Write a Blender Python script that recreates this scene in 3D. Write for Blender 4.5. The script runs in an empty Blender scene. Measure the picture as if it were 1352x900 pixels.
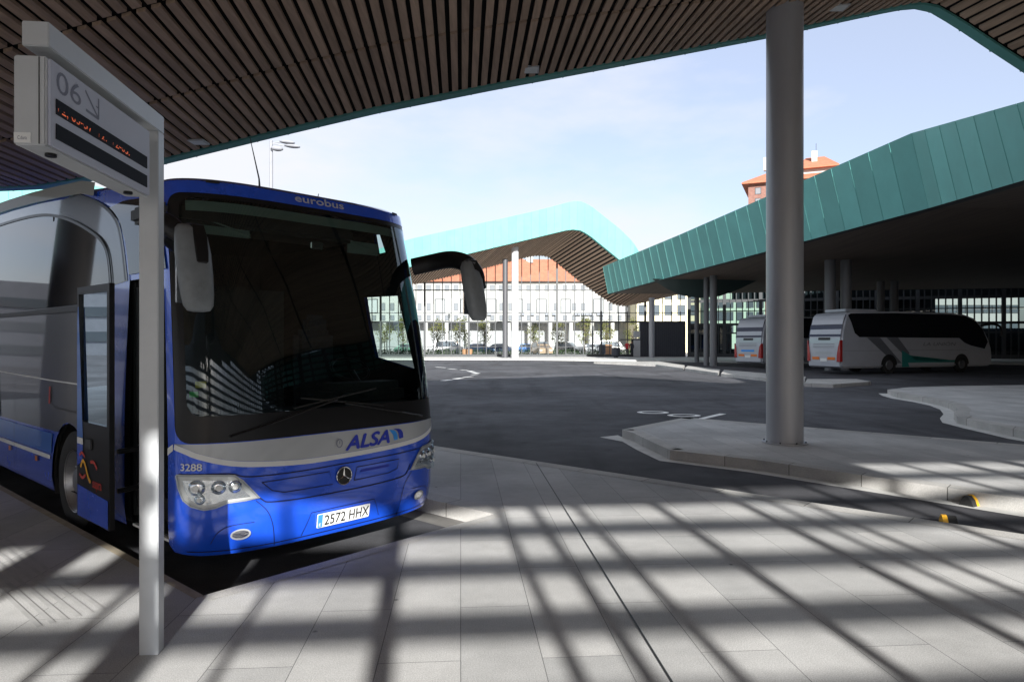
import bpy, bmesh, math, random
from mathutils import Vector, Matrix
random.seed(7)
R = math.radians
COL = bpy.context.scene.collection
SC = bpy.context.scene
F = 901.; CX = 676.; CY = 450.; H = 1.9
PZ = .15                                   # height of the platforms above the road

def at(px, py, z=0.):
    Y = F*(H-z)/(py-CY); return ((px-CX)/F*Y, Y, z)
def atY(px, py, Y): return ((px-CX)/F*Y, Y, H-(py-CY)/F*Y)

# ------------------------------------------------------------------ helpers
def tag(o, label=None, cat=None, group=None, kind=None):
    if label: o['label'] = label
    if cat: o['category'] = cat
    if group: o['group'] = group
    if kind: o['kind'] = kind
    return o
def empty(name, loc=(0,0,0), rz=0., label=None, cat=None, group=None):
    o = bpy.data.objects.new(name, None); COL.objects.link(o)
    o.location = loc; o.rotation_euler = (0,0,rz); o.empty_display_size = .1
    return tag(o, label, cat, group)
def obj(name, bm, m, parent=None, smooth=False, sharp=40):
    me = bpy.data.meshes.new(name)
    bm.normal_update(); bm.to_mesh(me); bm.free()
    for mm in (m if isinstance(m, (list,tuple)) else [m]): me.materials.append(mm)
    if smooth:
        me.polygons.foreach_set('use_smooth', [True]*len(me.polygons))
        try: me.set_sharp_from_angle(angle=R(sharp))
        except Exception: pass
    o = bpy.data.objects.new(name, me); COL.objects.link(o)
    if parent: o.parent = parent
    return o
def copy_tree(o, parent=None):
    c = o.copy(); COL.objects.link(c)
    if parent: c.parent = parent
    for ch in [x for x in bpy.data.objects if x.parent == o]: copy_tree(ch, c)
    return c
def box(bm, c, s, rz=0., mat=0, bev=0.):
    M = Matrix.Translation(c) @ Matrix.Rotation(rz,4,'Z') @ Matrix.Diagonal((s[0],s[1],s[2],1))
    r = bmesh.ops.create_cube(bm, size=1., matrix=M)
    fs = {f for v in r['verts'] for f in v.link_faces}
    for f in fs: f.material_index = mat
    if bev:
        es = {e for v in r['verts'] for e in v.link_edges}
        bmesh.ops.bevel(bm, geom=list(es), offset=bev, segments=2, affect='EDGES', clamp_overlap=True)
    return bm
def nbox(c, s, rz=0., bev=0.): return box(bmesh.new(), c, s, rz, 0, bev)
def quad(bm, pts, mat=0):
    f = bm.faces.new([bm.verts.new(p) for p in pts]); f.material_index = mat; return f
def tube(bm, pts, rad, n=10, flat=1., cap=True):
    P = [Vector(p) for p in pts]; rs = rad if isinstance(rad,(list,tuple)) else [rad]*len(P)
    rings = []
    for i,p in enumerate(P):
        t = (P[min(i+1,len(P)-1)]-P[max(i-1,0)]).normalized()
        up = Vector((0,0,1)) if abs(t.z) < .95 else Vector((1,0,0))
        a = t.cross(up).normalized(); b = a.cross(t).normalized()
        rings.append([bm.verts.new(p + a*math.cos(2*math.pi*k/n)*rs[i] + b*math.sin(2*math.pi*k/n)*rs[i]*flat) for k in range(n)])
    for i in range(len(P)-1):
        for k in range(n):
            bm.faces.new((rings[i][k], rings[i][(k+1)%n], rings[i+1][(k+1)%n], rings[i+1][k]))
    if cap:
        bm.faces.new(rings[0][::-1]); bm.faces.new(rings[-1])
    bmesh.ops.recalc_face_normals(bm, faces=bm.faces)
    return bm
def cyl(bm, p0, p1, r, n=24): return tube(bm, [p0,p1], r, n)
def smoothpath(pts, n=6):
    P = [Vector(p) for p in pts]; out = []
    for i in range(len(P)-1):
        a,b,c,d = P[max(i-1,0)],P[i],P[i+1],P[min(i+2,len(P)-1)]
        for k in range(n):
            t=k/n
            out.append(.5*((2*b)+(c-a)*t+(2*a-5*b+4*c-d)*t*t+(3*b-a-3*c+d)*t**3))
    out.append(P[-1]); return out
def interp(pts, x):
    if x <= pts[0][0]: return pts[0][1]
    for (a,b),(c,d) in zip(pts, pts[1:]):
        if x <= c: return b+(d-b)*(x-a)/(c-a)
    return pts[-1][1]
def prism(poly, z0, z1):
    bm = bmesh.new()
    top = [bm.verts.new((x,y,z1)) for x,y in poly]; bot = [bm.verts.new((x,y,z0)) for x,y in poly]
    bm.faces.new(top); bm.faces.new(bot[::-1])
    for i in range(len(poly)):
        j=(i+1)%len(poly); bm.faces.new((top[i],bot[i],bot[j],top[j]))
    bmesh.ops.recalc_face_normals(bm, faces=bm.faces); return bm
def sheet(polys):
    bm = bmesh.new()
    for p in polys: quad(bm, p)
    return bm

# ------------------------------------------------------------------ materials
def nt(m): m.use_nodes = True; return m.node_tree.nodes, m.node_tree.links
def mat(name, col, rough=.6, metal=0., noise=0., scale=6., spec=.5, coat=0., bump=0., emit=0., aniso=None, col2=None):
    m = bpy.data.materials.new(name); n,l = nt(m); b = n['Principled BSDF']
    b.inputs['Base Color'].default_value = (*col,1); b.inputs['Roughness'].default_value = rough
    b.inputs['Metallic'].default_value = metal; b.inputs['Specular IOR Level'].default_value = spec
    b.inputs['Coat Weight'].default_value = coat; b.inputs['Coat Roughness'].default_value = .04
    if emit:
        b.inputs['Emission Color'].default_value = (*col,1); b.inputs['Emission Strength'].default_value = emit
    if noise or bump:
        tc = n.new('ShaderNodeTexCoord'); t = n.new('ShaderNodeTexNoise'); t.inputs['Scale'].default_value = scale
        t.inputs['Detail'].default_value = 8; t.inputs['Roughness'].default_value = .62
        mp = n.new('ShaderNodeMapping'); l.new(tc.outputs['Object'], mp.inputs['Vector']); l.new(mp.outputs['Vector'], t.inputs['Vector'])
        if aniso: mp.inputs['Scale'].default_value = aniso
        if noise:
            r = n.new('ShaderNodeValToRGB'); r.color_ramp.elements[0].position=.3; r.color_ramp.elements[1].position=.7
            c2 = col2 or tuple(min(1,c*(1+noise)) for c in col)
            r.color_ramp.elements[0].color = (*[c*(1-noise) for c in col],1); r.color_ramp.elements[1].color = (*c2,1)
            l.new(t.outputs['Fac'], r.inputs['Fac']); l.new(r.outputs['Color'], b.inputs['Base Color'])
            mr = n.new('ShaderNodeMapRange'); mr.inputs['To Min'].default_value = max(.02,rough-.08); mr.inputs['To Max'].default_value = min(1,rough+.1)
            l.new(t.outputs['Fac'], mr.inputs['Value']); l.new(mr.outputs['Result'], b.inputs['Roughness'])
        if bump:
            bp = n.new('ShaderNodeBump'); bp.inputs['Strength'].default_value = bump; bp.inputs['Distance'].default_value = .01
            l.new(t.outputs['Fac'], bp.inputs['Height']); l.new(bp.outputs['Normal'], b.inputs['Normal'])
    return m
def glass(name, tint=(.6,.65,.62), refl=.12, rough=.01):
    m = bpy.data.materials.new(name); n,l = nt(m); n.remove(n['Principled BSDF'])
    o = n['Material Output']; tr = n.new('ShaderNodeBsdfTransparent'); tr.inputs['Color'].default_value = (*tint,1)
    g = n.new('ShaderNodeBsdfGlossy'); g.inputs['Roughness'].default_value = rough; g.inputs['Color'].default_value=(.82,.94,1,1)
    fr = n.new('ShaderNodeFresnel'); fr.inputs['IOR'].default_value = 1.5
    ad = n.new('ShaderNodeMath'); ad.operation='MULTIPLY'; ad.inputs[1].default_value = refl/.04
    cl = n.new('ShaderNodeMath'); cl.operation='MINIMUM'; cl.inputs[1].default_value = .9
    mx = n.new('ShaderNodeMixShader'); l.new(fr.outputs[0], ad.inputs[0]); l.new(ad.outputs[0], cl.inputs[0]); l.new(cl.outputs[0], mx.inputs['Fac'])
    l.new(tr.outputs[0], mx.inputs[1]); l.new(g.outputs[0], mx.inputs[2]); l.new(mx.outputs[0], o.inputs['Surface'])
    return m

M = {}
M['asphalt'] = mat('asphalt', (.088,.089,.098), .92, noise=.25, scale=1.3, bump=.3, spec=.12)
def asphalt_mat():
    m=M['asphalt']; n,l=nt(m); b=n['Principled BSDF']; src=b.inputs['Base Color'].links[0].from_socket
    tc=n.new('ShaderNodeTexCoord')
    def tex(sc,det,lo,hi,a,b_,aniso=None):
        t=n.new('ShaderNodeTexNoise'); t.inputs['Scale'].default_value=sc; t.inputs['Detail'].default_value=det
        mp=n.new('ShaderNodeMapping'); l.new(tc.outputs['Object'],mp.inputs['Vector']); l.new(mp.outputs['Vector'],t.inputs['Vector'])
        if aniso: mp.inputs['Rotation'].default_value=(0,0,R(41)); mp.inputs['Scale'].default_value=aniso
        r=n.new('ShaderNodeMapRange'); r.inputs['From Min'].default_value=lo; r.inputs['From Max'].default_value=hi; r.inputs['To Min'].default_value=a; r.inputs['To Max'].default_value=b_
        l.new(t.outputs['Fac'],r.inputs['Value']); return r.outputs[0]
    out=src
    for s_ in (tex(.22,5,.35,.65,.72,1.25),tex(90,2,.35,.65,.80,1.2),tex(.8,4,.55,.72,1.,.62,(1,.12,1)),tex(1.7,3,.66,.74,1.,.6)):
        mx=n.new('ShaderNodeMix'); mx.data_type='RGBA'; mx.blend_type='MULTIPLY'; mx.inputs[0].default_value=1
        l.new(out,mx.inputs[6]); l.new(s_,mx.inputs[7]); out=mx.outputs[2]
    l.new(out,b.inputs['Base Color'])
asphalt_mat()
M['kerb'] = None
M['kerb_tan'] = mat('kerb_tan', (.36,.31,.23), .85, noise=.2, scale=7, bump=.3)
M['gutter'] = mat('gutter_concrete', (.52,.52,.50), .85, noise=.15, scale=4)
M['white_line'] = mat('road_paint', (.75,.75,.73), .7, noise=.12, scale=9)
M['black'] = mat('black_plastic', (.012,.012,.013), .45)
M['rubber'] = mat('black_rubber', (.018,.018,.018), .75, noise=.2, scale=20)
M['dark'] = mat('dark_interior', (.008,.011,.012), .75)
M['darkgrey'] = mat('dark_grey_trim', (.04,.042,.045), .5)
M['fabric'] = mat('seat_fabric', (.03,.035,.05), .9, noise=.4, scale=30)
M['liner'] = mat('headliner', (.36,.44,.41), .8)
M['blue'] = mat('blue_bus_paint', (.014,.095,.72), .24, metal=.2, coat=1., noise=.05, scale=3, spec=.5)
M['lightblue'] = mat('light_blue_paint', (.02,.16,.62), .3, metal=.2, coat=.8)
M['grey'] = mat('metallic_grey_paint', (.055,.058,.068), .3, metal=.4, coat=.8)
M['silver'] = mat('silver_grey_band', (.42,.44,.46), .35, metal=.25, coat=.6)
M['white_stripe'] = mat('white_stripe', (.72,.74,.74), .4)
M['mirror_shell'] = mat('mirror_shell_grey', (.20,.22,.235), .5, metal=.1, noise=.12, scale=16, coat=.15)
M['chrome'] = mat('chrome', (.75,.77,.8), .12, metal=1.)
M['reflector'] = mat('lamp_reflector', (.92,.93,.95), .18, metal=1., bump=.6, scale=28)
M['sideglass'] = mat('dark_side_glass', (.012,.013,.016), .03, spec=.9)
M['screen'] = glass('windscreen_glass', (.50,.60,.57), .062)
M['lens'] = glass('clear_lens', (.95,.96,.96), .07)
M['doorglass'] = glass('door_glass', (.30,.36,.34), .08)
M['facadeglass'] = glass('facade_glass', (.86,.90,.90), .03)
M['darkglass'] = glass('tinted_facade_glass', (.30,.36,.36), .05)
M['yellow'] = mat('yellow_sticker', (.75,.62,.03), .6)
M['green'] = mat('green_sticker', (.02,.55,.06), .6)
M['amber'] = mat('amber_lens', (.6,.18,.02), .3)
M['red'] = mat('red_lens', (.35,.015,.015), .25, coat=.6)
M['redp'] = mat('red_print', (.42,.04,.03), .6)
M['orangep'] = mat('yellow_print', (.75,.36,.02), .6)
M['plate'] = mat('plate_white', (.78,.79,.78), .45)
M['plateblue'] = mat('plate_blue', (.05,.25,.75), .45)
M['ink'] = mat('black_ink', (.02,.02,.02), .6)
M['navy'] = mat('navy_logo', (.015,.035,.42), .45)
M['sky_logo'] = mat('light_blue_logo', (.03,.28,.78), .45)
M['alu'] = mat('painted_aluminium', (.52,.54,.56), .42, metal=.15, noise=.05, scale=5)
M['alu_dk'] = mat('sign_face', (.50,.52,.62), .5, noise=.04, scale=4)
M['signgrey'] = mat('sign_lettering', (.20,.21,.28), .6)
M['led_panel'] = mat('led_panel', (.012,.013,.02), .7, spec=.2)
M['led'] = mat('led_orange', (1.,.16,.03), .5, emit=.10)
M['steel'] = mat('column_steel', (.40,.41,.435), .40, metal=.25, noise=.07, scale=3, aniso=(1,1,.15))
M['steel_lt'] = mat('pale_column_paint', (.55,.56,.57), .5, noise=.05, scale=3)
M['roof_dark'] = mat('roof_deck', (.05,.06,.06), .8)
M['void'] = mat('soffit_void', (.006,.006,.006), .95)
M['lum'] = mat('luminaire_diffuser', (.75,.78,.76), .5)
M['wallwhite'] = mat('white_render', (.46,.455,.44), .9, noise=.04, scale=1)
M['cream'] = mat('cream_render', (.72,.64,.44), .9, noise=.05, scale=1)
M['palegreen'] = mat('pale_green_render', (.50,.62,.50), .9, noise=.05, scale=1)
M['recess'] = mat('arcade_shade_wall', (.35,.36,.37), .9, noise=.1, scale=2)  # shade inside the arcade is put into this greyer wall colour
M['window'] = mat('far_window', (.10,.12,.14), .12, spec=.8)
M['blind'] = mat('window_blind', (.42,.43,.44), .7)
M['shutter'] = mat('pale_shutter', (.19,.20,.22), .7)
M['frame'] = mat('dark_frame', (.04,.045,.05), .5)
M['greyblg'] = mat('grey_office_wall', (.26,.27,.30), .8, noise=.1, scale=1)
M['leaf'] = mat('leaves', (.10,.13,.03), .8, noise=.5, scale=3, col2=(.20,.20,.05))
M['hedge'] = mat('hedge_leaves', (.05,.085,.03), .85, noise=.4, scale=3)
M['bark'] = mat('bark', (.12,.09,.07), .9, noise=.3, scale=10)
M['orange_tub'] = mat('terracotta', (.48,.25,.13), .8, noise=.15, scale=6)
M['paving'] = None
M['panel_dk'] = mat('dark_panel', (.055,.06,.075), .6, noise=.1, scale=2)
M['skin'] = mat('skin', (.42,.26,.19), .6)
M['cloth_dk'] = mat('dark_clothing', (.03,.033,.045), .9)
M['cloth_red'] = mat('red_jacket', (.55,.03,.04), .85)
M['hair'] = mat('dark_hair', (.02,.015,.012), .8)
M['coachwhite'] = mat('coach_white', (.44,.46,.50), .35, coat=.6, noise=.04, scale=2)
M['coachgrey'] = mat('coach_grey', (.14,.15,.17), .4)
M['teal_paint'] = mat('teal_stripe', (.03,.22,.20), .4)
M['navyglass'] = mat('navy_rear_glass', (.012,.016,.04), .06, spec=.5)
M['rim'] = mat('wheel_rim', (.35,.36,.38), .35, metal=.8, noise=.15, scale=14)
M['orange'] = mat('orange_reflector', (.75,.20,.03), .5)
M['ycap'] = mat('yellow_bumper', (.80,.42,.02), .6, noise=.15, scale=15)

def brick_mat(name, c1, c2, mortar, sx, sy, rot=0., mort=.004, off=.5, noise=.12, rough=.85, bump=.25, swap=False, dirt=.0):
    m = bpy.data.materials.new(name); n,l = nt(m); b = n['Principled BSDF']; b.inputs['Roughness'].default_value = rough
    b.inputs['Specular IOR Level'].default_value = .3
    tc = n.new('ShaderNodeTexCoord'); mp = n.new('ShaderNodeMapping'); mp.inputs['Rotation'].default_value = (0,0,rot) if not swap else swap
    br = n.new('ShaderNodeTexBrick'); br.inputs['Scale'].default_value = 1; br.inputs['Brick Width'].default_value = sx; br.inputs['Row Height'].default_value = sy
    br.inputs['Mortar Size'].default_value = mort; br.inputs['Mortar Smooth'].default_value = .2; br.offset = off
    br.inputs['Color1'].default_value = (*c1,1); br.inputs['Color2'].default_value = (*c2,1); br.inputs['Mortar'].default_value = (*mortar,1)
    l.new(tc.outputs['Object'], mp.inputs['Vector']); l.new(mp.outputs['Vector'], br.inputs['Vector'])
    ns = n.new('ShaderNodeTexNoise'); ns.inputs['Scale'].default_value = .9; ns.inputs['Detail'].default_value = 12; ns.inputs['Roughness'].default_value=.68
    l.new(tc.outputs['Object'], ns.inputs['Vector'])
    n2 = n.new('ShaderNodeTexNoise'); n2.inputs['Scale'].default_value = 140; n2.inputs['Detail'].default_value = 3
    l.new(tc.outputs['Object'], n2.inputs['Vector'])
    mr = n.new('ShaderNodeMapRange'); mr.inputs['From Min'].default_value=.3; mr.inputs['From Max'].default_value=.7
    mr.inputs['To Min'].default_value = 1-noise; mr.inputs['To Max'].default_value = 1+noise; l.new(ns.outputs['Fac'], mr.inputs['Value'])
    m2 = n.new('ShaderNodeMapRange'); m2.inputs['From Min'].default_value=.3; m2.inputs['From Max'].default_value=.7
    m2.inputs['To Min'].default_value = 1-noise*1.1; m2.inputs['To Max'].default_value = 1+noise*1.1; l.new(n2.outputs['Fac'], m2.inputs['Value'])
    mu = n.new('ShaderNodeMath'); mu.operation='MULTIPLY'; l.new(mr.outputs[0], mu.inputs[0]); l.new(m2.outputs[0], mu.inputs[1])
    mx = n.new('ShaderNodeMix'); mx.data_type='RGBA'; mx.blend_type='MULTIPLY'; mx.inputs[0].default_value=1
    l.new(br.outputs['Color'], mx.inputs[6]); l.new(mu.outputs[0], mx.inputs[7])
    out = mx.outputs[2]
    if dirt:                                    # small dark spots: chewing gum and stains
        v = n.new('ShaderNodeTexVoronoi'); v.inputs['Scale'].default_value = 2.2; l.new(tc.outputs['Object'], v.inputs['Vector'])
        r = n.new('ShaderNodeValToRGB'); r.color_ramp.elements[0].position=.02; r.color_ramp.elements[1].position=.05
        r.color_ramp.elements[0].color=(1-dirt,)*3+(1,); r.color_ramp.elements[1].color=(1,1,1,1)
        l.new(v.outputs['Distance'], r.inputs['Fac'])
        m3 = n.new('ShaderNodeMix'); m3.data_type='RGBA'; m3.blend_type='MULTIPLY'; m3.inputs[0].default_value=1
        l.new(out, m3.inputs[6]); l.new(r.outputs['Color'], m3.inputs[7]); out = m3.outputs[2]
    l.new(out, b.inputs['Base Color'])
    bp = n.new('ShaderNodeBump'); bp.inputs['Strength'].default_value = bump; bp.inputs['Distance'].default_value=.006
    l.new(br.outputs['Fac'], bp.inputs['Height']); bp.invert = True; l.new(bp.outputs['Normal'], b.inputs['Normal'])
    return m
# slabs run lengthwise along the joint direction (almost +Y)
M['paving'] = brick_mat('stone_paving', (.485,.483,.475), (.40,.402,.40), (.20,.20,.20), 1.5, .45, rot=R(-94.3), mort=.003, dirt=.65, noise=.22)
M['brick'] = brick_mat('red_brick', (.26,.12,.09), (.20,.09,.07), (.25,.2,.18), .6, .2, mort=.02, swap=(R(90),0,0))
M['rooftile'] = mat('roof_tiles', (.42,.15,.085), .85, noise=.18, scale=1.2)
M['kerb'] = brick_mat('kerb_stone', (.46,.45,.43), (.38,.375,.36), (.12,.12,.11), .98, 30., rot=R(41.3), mort=.006, noise=.2)
def copper_mat():
    m = mat('green_copper_sheet', (.135,.405,.375), .55, noise=.10, scale=.7)
    n,l = nt(m); b = n['Principled BSDF']
    # sheet-to-sheet colour change comes from a per-panel attribute
    at_ = n.new('ShaderNodeAttribute'); at_.attribute_name='tone'; at_.attribute_type='GEOMETRY'
    mx = n.new('ShaderNodeMix'); mx.data_type='RGBA'; mx.blend_type='MULTIPLY'; mx.inputs[0].default_value=1
    src = b.inputs['Base Color'].links[0].from_socket
    l.new(src, mx.inputs[6]); l.new(at_.outputs['Fac'], mx.inputs[7]); l.new(mx.outputs[2], b.inputs['Base Color'])
    return m
M['copper'] = copper_mat()
def wood_mat():
    m = mat('soffit_wood', (.46,.325,.235), .75, noise=.22, scale=5, aniso=(3,.25,3))
    n,l = nt(m); b = n['Principled BSDF']
    at_ = n.new('ShaderNodeAttribute'); at_.attribute_name='tone'; at_.attribute_type='GEOMETRY'
    mx = n.new('ShaderNodeMix'); mx.data_type='RGBA'; mx.blend_type='MULTIPLY'; mx.inputs[0].default_value=1
    src = b.inputs['Base Color'].links[0].from_socket
    l.new(src, mx.inputs[6]); l.new(at_.outputs['Fac'], mx.inputs[7]); l.new(mx.outputs[2], b.inputs['Base Color'])
    return m
M['wood'] = wood_mat()
def set_tone(o, groups):                        # groups: one float per face
    a = o.data.attributes.new('tone','FLOAT','FACE'); a.data.foreach_set('value', groups)

# ------------------------------------------------------------------ camera, light, sky
cam = bpy.data.cameras.new('camera'); co = bpy.data.objects.new('camera', cam); COL.objects.link(co)
co.location = (0,0,H); co.rotation_euler = (R(90),0,0); cam.sensor_width = 36; cam.lens = 36*F/1352
cam.clip_end = 3000; cam.clip_start = .05
SC.camera = co
TAN = .39
travel = Vector((-.138, .99, -TAN)).normalized()
sun = bpy.data.lights.new('sun','SUN'); sun.energy = 2.75; sun.angle = R(.6); sun.color = (1,.975,.93)
so = bpy.data.objects.new('sun', sun); COL.objects.link(so); so.rotation_euler = travel.to_track_quat('-Z','Y').to_euler(); so.location=(3,-20,12)
w = bpy.data.worlds.new('World'); SC.world = w; w.use_nodes = True; n = w.node_tree.nodes; l = w.node_tree.links
sky = n.new('ShaderNodeTexSky'); sky.sky_type='NISHITA'; sky.sun_disc=False; sky.sun_elevation = math.atan(TAN); sky.sun_rotation = math.atan2(.138,-.99)
sky.air_density=1.; sky.dust_density=1.6; sky.ozone_density=1.5
bg = n['Background']; bg.inputs['Strength'].default_value = .072
tc = n.new('ShaderNodeTexCoord'); mp = n.new('ShaderNodeMapping'); mp.inputs['Scale'].default_value=(1.1,1.1,3.2); mp.inputs['Location'].default_value=(.35,.1,.2)
ns = n.new('ShaderNodeTexNoise'); ns.inputs['Scale'].default_value=1.5; ns.inputs['Detail'].default_value=7; ns.inputs['Roughness'].default_value=.55
rp = n.new('ShaderNodeValToRGB'); rp.color_ramp.elements[0].position=.42; rp.color_ramp.elements[1].position=.62
rp.color_ramp.elements[0].color=(.42,.42,.42,1); rp.color_ramp.elements[1].color=(.97,.97,.97,1)
mx = n.new('ShaderNodeMix'); mx.data_type='RGBA'; mx.inputs[7].default_value=(3.45,3.49,3.66,1)
l.new(tc.outputs['Generated'], mp.inputs['Vector']); l.new(mp.outputs['Vector'], ns.inputs['Vector']); l.new(ns.outputs['Fac'], rp.inputs['Fac'])
l.new(rp.outputs['Color'], mx.inputs[0]); tint=n.new('ShaderNodeMix'); tint.data_type='RGBA'; tint.blend_type='MULTIPLY'; tint.inputs[0].default_value=1; tint.inputs[7].default_value=(.74,.74,.84,1); l.new(sky.outputs['Color'],tint.inputs[6]); l.new(tint.outputs[2], mx.inputs[6]); l.new(mx.outputs[2], bg.inputs['Color'])
SC.view_settings.view_transform='Standard'; SC.view_settings.look='None'; SC.view_settings.gamma=1; SC.view_settings.exposure = 1.93

# ------------------------------------------------------------------ ground
bm = bmesh.new(); quad(bm, [(-900,-300,0),(900,-300,0),(900,1500,0),(-900,1500,0)])
tag(obj('road', bm, M['asphalt']), kind='structure')
d = (.7515,-.6597); u = (.66,.7515)
def along(p, a, b): return (p[0]+d[0]*a+u[0]*b, p[1]+d[1]*a+u[1]*b)
B_ = (-2.12,4.68); C_ = along(B_, 0, 2.95)
Dp = along(C_, -15, 0); E_ = along(Dp, 0, 2.62); F_ = along(E_, 35, 0)
main = [along(B_,-18,0), B_, C_, Dp, E_, F_, (19,-12), (-30,-12), (-30,15)]
tag(obj('platform', prism(main, -.02, PZ), M['paving']), kind='structure')
# kerb stones along the platform edges: a pale stone strip 4 mm above the paving and a stone face 6 mm proud
def strip_pts(p, q, wdt, side):
    v = Vector((q[0]-p[0], q[1]-p[1])).normalized(); nn = Vector((-v.y, v.x))*side*wdt
    return (p, q, (q[0]+nn.x,q[1]+nn.y), (p[0]+nn.x,p[1]+nn.y))
def kerb(edges, name, m=None, top=.22, h=PZ, side=1):
    bm = bmesh.new()
    for p,q in edges:
        a = strip_pts(p,q,top,side); o_ = strip_pts(p,q,-.008,side)
        quad(bm, [(*a[0],h+.004),(*a[1],h+.004),(*a[2],h+.004),(*a[3],h+.004)])
        quad(bm, [(*o_[3],h+.004),(*o_[2],h+.004),(*o_[2],0),(*o_[3],0)])
        quad(bm, [(*o_[3],h+.004),(*o_[2],h+.004),(*a[1],h+.004),(*a[0],h+.004)])
        # joints
        L_ = math.dist(p,q); k = 1
    return tag(obj(name, bm, m or M['kerb']), kind='structure')
kerb([(E_,F_)], 'kerb', side=-1)
kerb([(C_,Dp)], 'kerb', side=-1)
kerb([(B_,C_)], 'kerb', side=-1, top=.12)
kerb([(along(B_,-18,0),B_)], 'kerb', M['kerb_tan'], top=.06, side=-1)
# tactile grooves beside the bus bay
bm = bmesh.new()
for k in range(6):
    off = -.55-.07*k
    a = along(B_,-16,off); b = along(B_,-.25,off)
    s_ = strip_pts(a,b,.03,1); quad(bm, [(*p,PZ+.0045) for p in s_])
tag(obj('tactile_strip', bm, mat('worn_ribs',(.40,.40,.395),.8,noise=.15,scale=6)), kind='structure')
# long expansion joint crossing the platform
p = at(709,613,PZ); q = at(885,897,PZ); vx = (q[0]-p[0])/(q[1]-p[1])
a = (p[0]+vx*.1,p[1]+.1); b = (p[0]+vx*(-6-p[1]),-6)
bm = bmesh.new(); quad(bm, [(a[0]-.006,a[1],PZ+.006),(a[0]+.006,a[1],PZ+.006),(b[0]+.006,b[1],PZ+.006),(b[0]-.006,b[1],PZ+.006)])
tag(obj('expansion_joint', bm, M['ink']), kind='structure')
# gutter strips
bm = bmesh.new()
a = along(C_, .0, -.012); b = along(C_,-6,-.012)
quad(bm, [(*a,.004),(*b,.004),(*along(b,0,-.28),.004),(*along(a,0,-.28),.004)])
tag(obj('gutter', bm, mat('worn_gutter',(.17,.165,.155),.85,noise=.2,scale=5)), kind='structure')
# island with the big column
isl = [at(822,567,PZ)[:2], at(838,572,PZ)[:2], at(858,582,PZ)[:2], at(885,594,PZ)[:2], at(1000,607,PZ)[:2], at(1130,626,PZ)[:2]]
e1 = Vector(isl[-1]); e0 = Vector(isl[-2]); dv=(e1-e0).normalized()
isl.append(tuple(e1+dv*12))
bk = [at(905,551,PZ)[:2]]; bk.append(along(bk[0],19,0))
poly = isl + bk[::-1]
tag(obj('traffic_island', prism(poly,-.02,PZ), M['paving']), kind='structure')
kerb([(isl[i],isl[i+1]) for i in range(len(isl)-1)], 'kerb', side=1)
kerb([(bk[0],bk[1])], 'kerb', side=-1); kerb([(isl[0],bk[0])], 'kerb', side=-1)
bm = bmesh.new()
gut = []
for i,p in enumerate(isl):
    a_ = Vector(isl[max(i-1,0)]); b_ = Vector(isl[min(i+1,len(isl)-1)]); t = (b_-a_).normalized(); nn = Vector((t.y,-t.x))
    w_ = .24 if i else .30
    gut.append((tuple(Vector(p)+nn*.01), tuple(Vector(p)+nn*w_)))
gut[0] = (gut[0][0], (isl[0][0]-.45, isl[0][1]+.0))
for i in range(len(gut)-1):
    quad(bm, [(*gut[i][0],.004),(*gut[i+1][0],.004),(*gut[i+1][1],.004),(*gut[i][1],.004)])
quad(bm, [(*gut[0][0],.004),(*gut[0][1],.004),(isl[0][0]-.05,isl[0][1]+.28,.004)])
tag(obj('gutter', bm, M['gutter']), kind='structure')
# curved island on the right
ci = [at(x,y,PZ)[:2] for x,y in [(1172,514),(1178,517),(1190,520),(1220,524.5),(1243,529),(1258,534),(1264,540),(1260,545),(1264,550),(1290,556),(1352,569),(1500,592)]]
cb = [at(1600,520,PZ)[:2], at(1352,508,PZ)[:2], at(1250,509.5,PZ)[:2], at(1200,511,PZ)[:2]]
tag(obj('traffic_island', prism(ci+cb,-.02,PZ), M['paving']), kind='structure')
kerb([(ci[i],ci[i+1]) for i in range(len(ci)-1)], 'kerb', side=1, top=.3)
bm = bmesh.new()
for i in range(len(ci)-1):
    a_=Vector(ci[i]); b_=Vector(ci[i+1]); 
    def nrm(k):
        t=(Vector(ci[min(k+1,len(ci)-1)])-Vector(ci[max(k-1,0)])).normalized(); return Vector((t.y,-t.x))
    na,nb=nrm(i),nrm(i+1)
    quad(bm,[(*(a_+na*.01),.004),(*(b_+nb*.01),.004),(*(b_+nb*.3),.004),(*(a_+na*.3),.004)])
tag(obj('gutter', bm, M['gutter']), kind='structure')
# saw-tooth islands in front of the parked coaches
for pts in ([(784,477.5),(866,481),(902,486),(904,482),(870,477)],
            [(904,486),(948,492),(951,487.5),(908,482.8)],
            [(952,493),(1012,499),(1062,504),(1064,497),(1010,492.5),(956,488)],
            [(1062,505.5),(1100,507),(1150,503.5),(1130,500),(1066,500)]):
    P_ = [at(x,y,PZ)[:2] for x,y in pts]
    tag(obj('traffic_island', prism(P_,-.02,PZ), M['kerb']), kind='structure')
# far pavement in front of the glazed hall
fp = [at(x,y,PZ)[:2] for x,y in [(300,472.6),(566,473.2),(700,473.4),(780,474.5),(900,475.5),(1000,477)]]
fpoly = fp + [(90,58),(120,58),(120,200),(-120,200),(-120,64)]
tag(obj('pavement', prism([(-120,67)]+fp+[(60,50),(120,50),(120,88),(-120,88)],-.02,PZ), M['gutter']), kind='structure')
bm = bmesh.new(); quad(bm, [(-200,88.5,.01),(200,88.5,.01),(200,300,.01),(-200,300,.01)])
tag(obj('street', bm, mat('pale_street',(.30,.29,.28),.85,noise=.12,scale=.5)), kind='structure')
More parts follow.
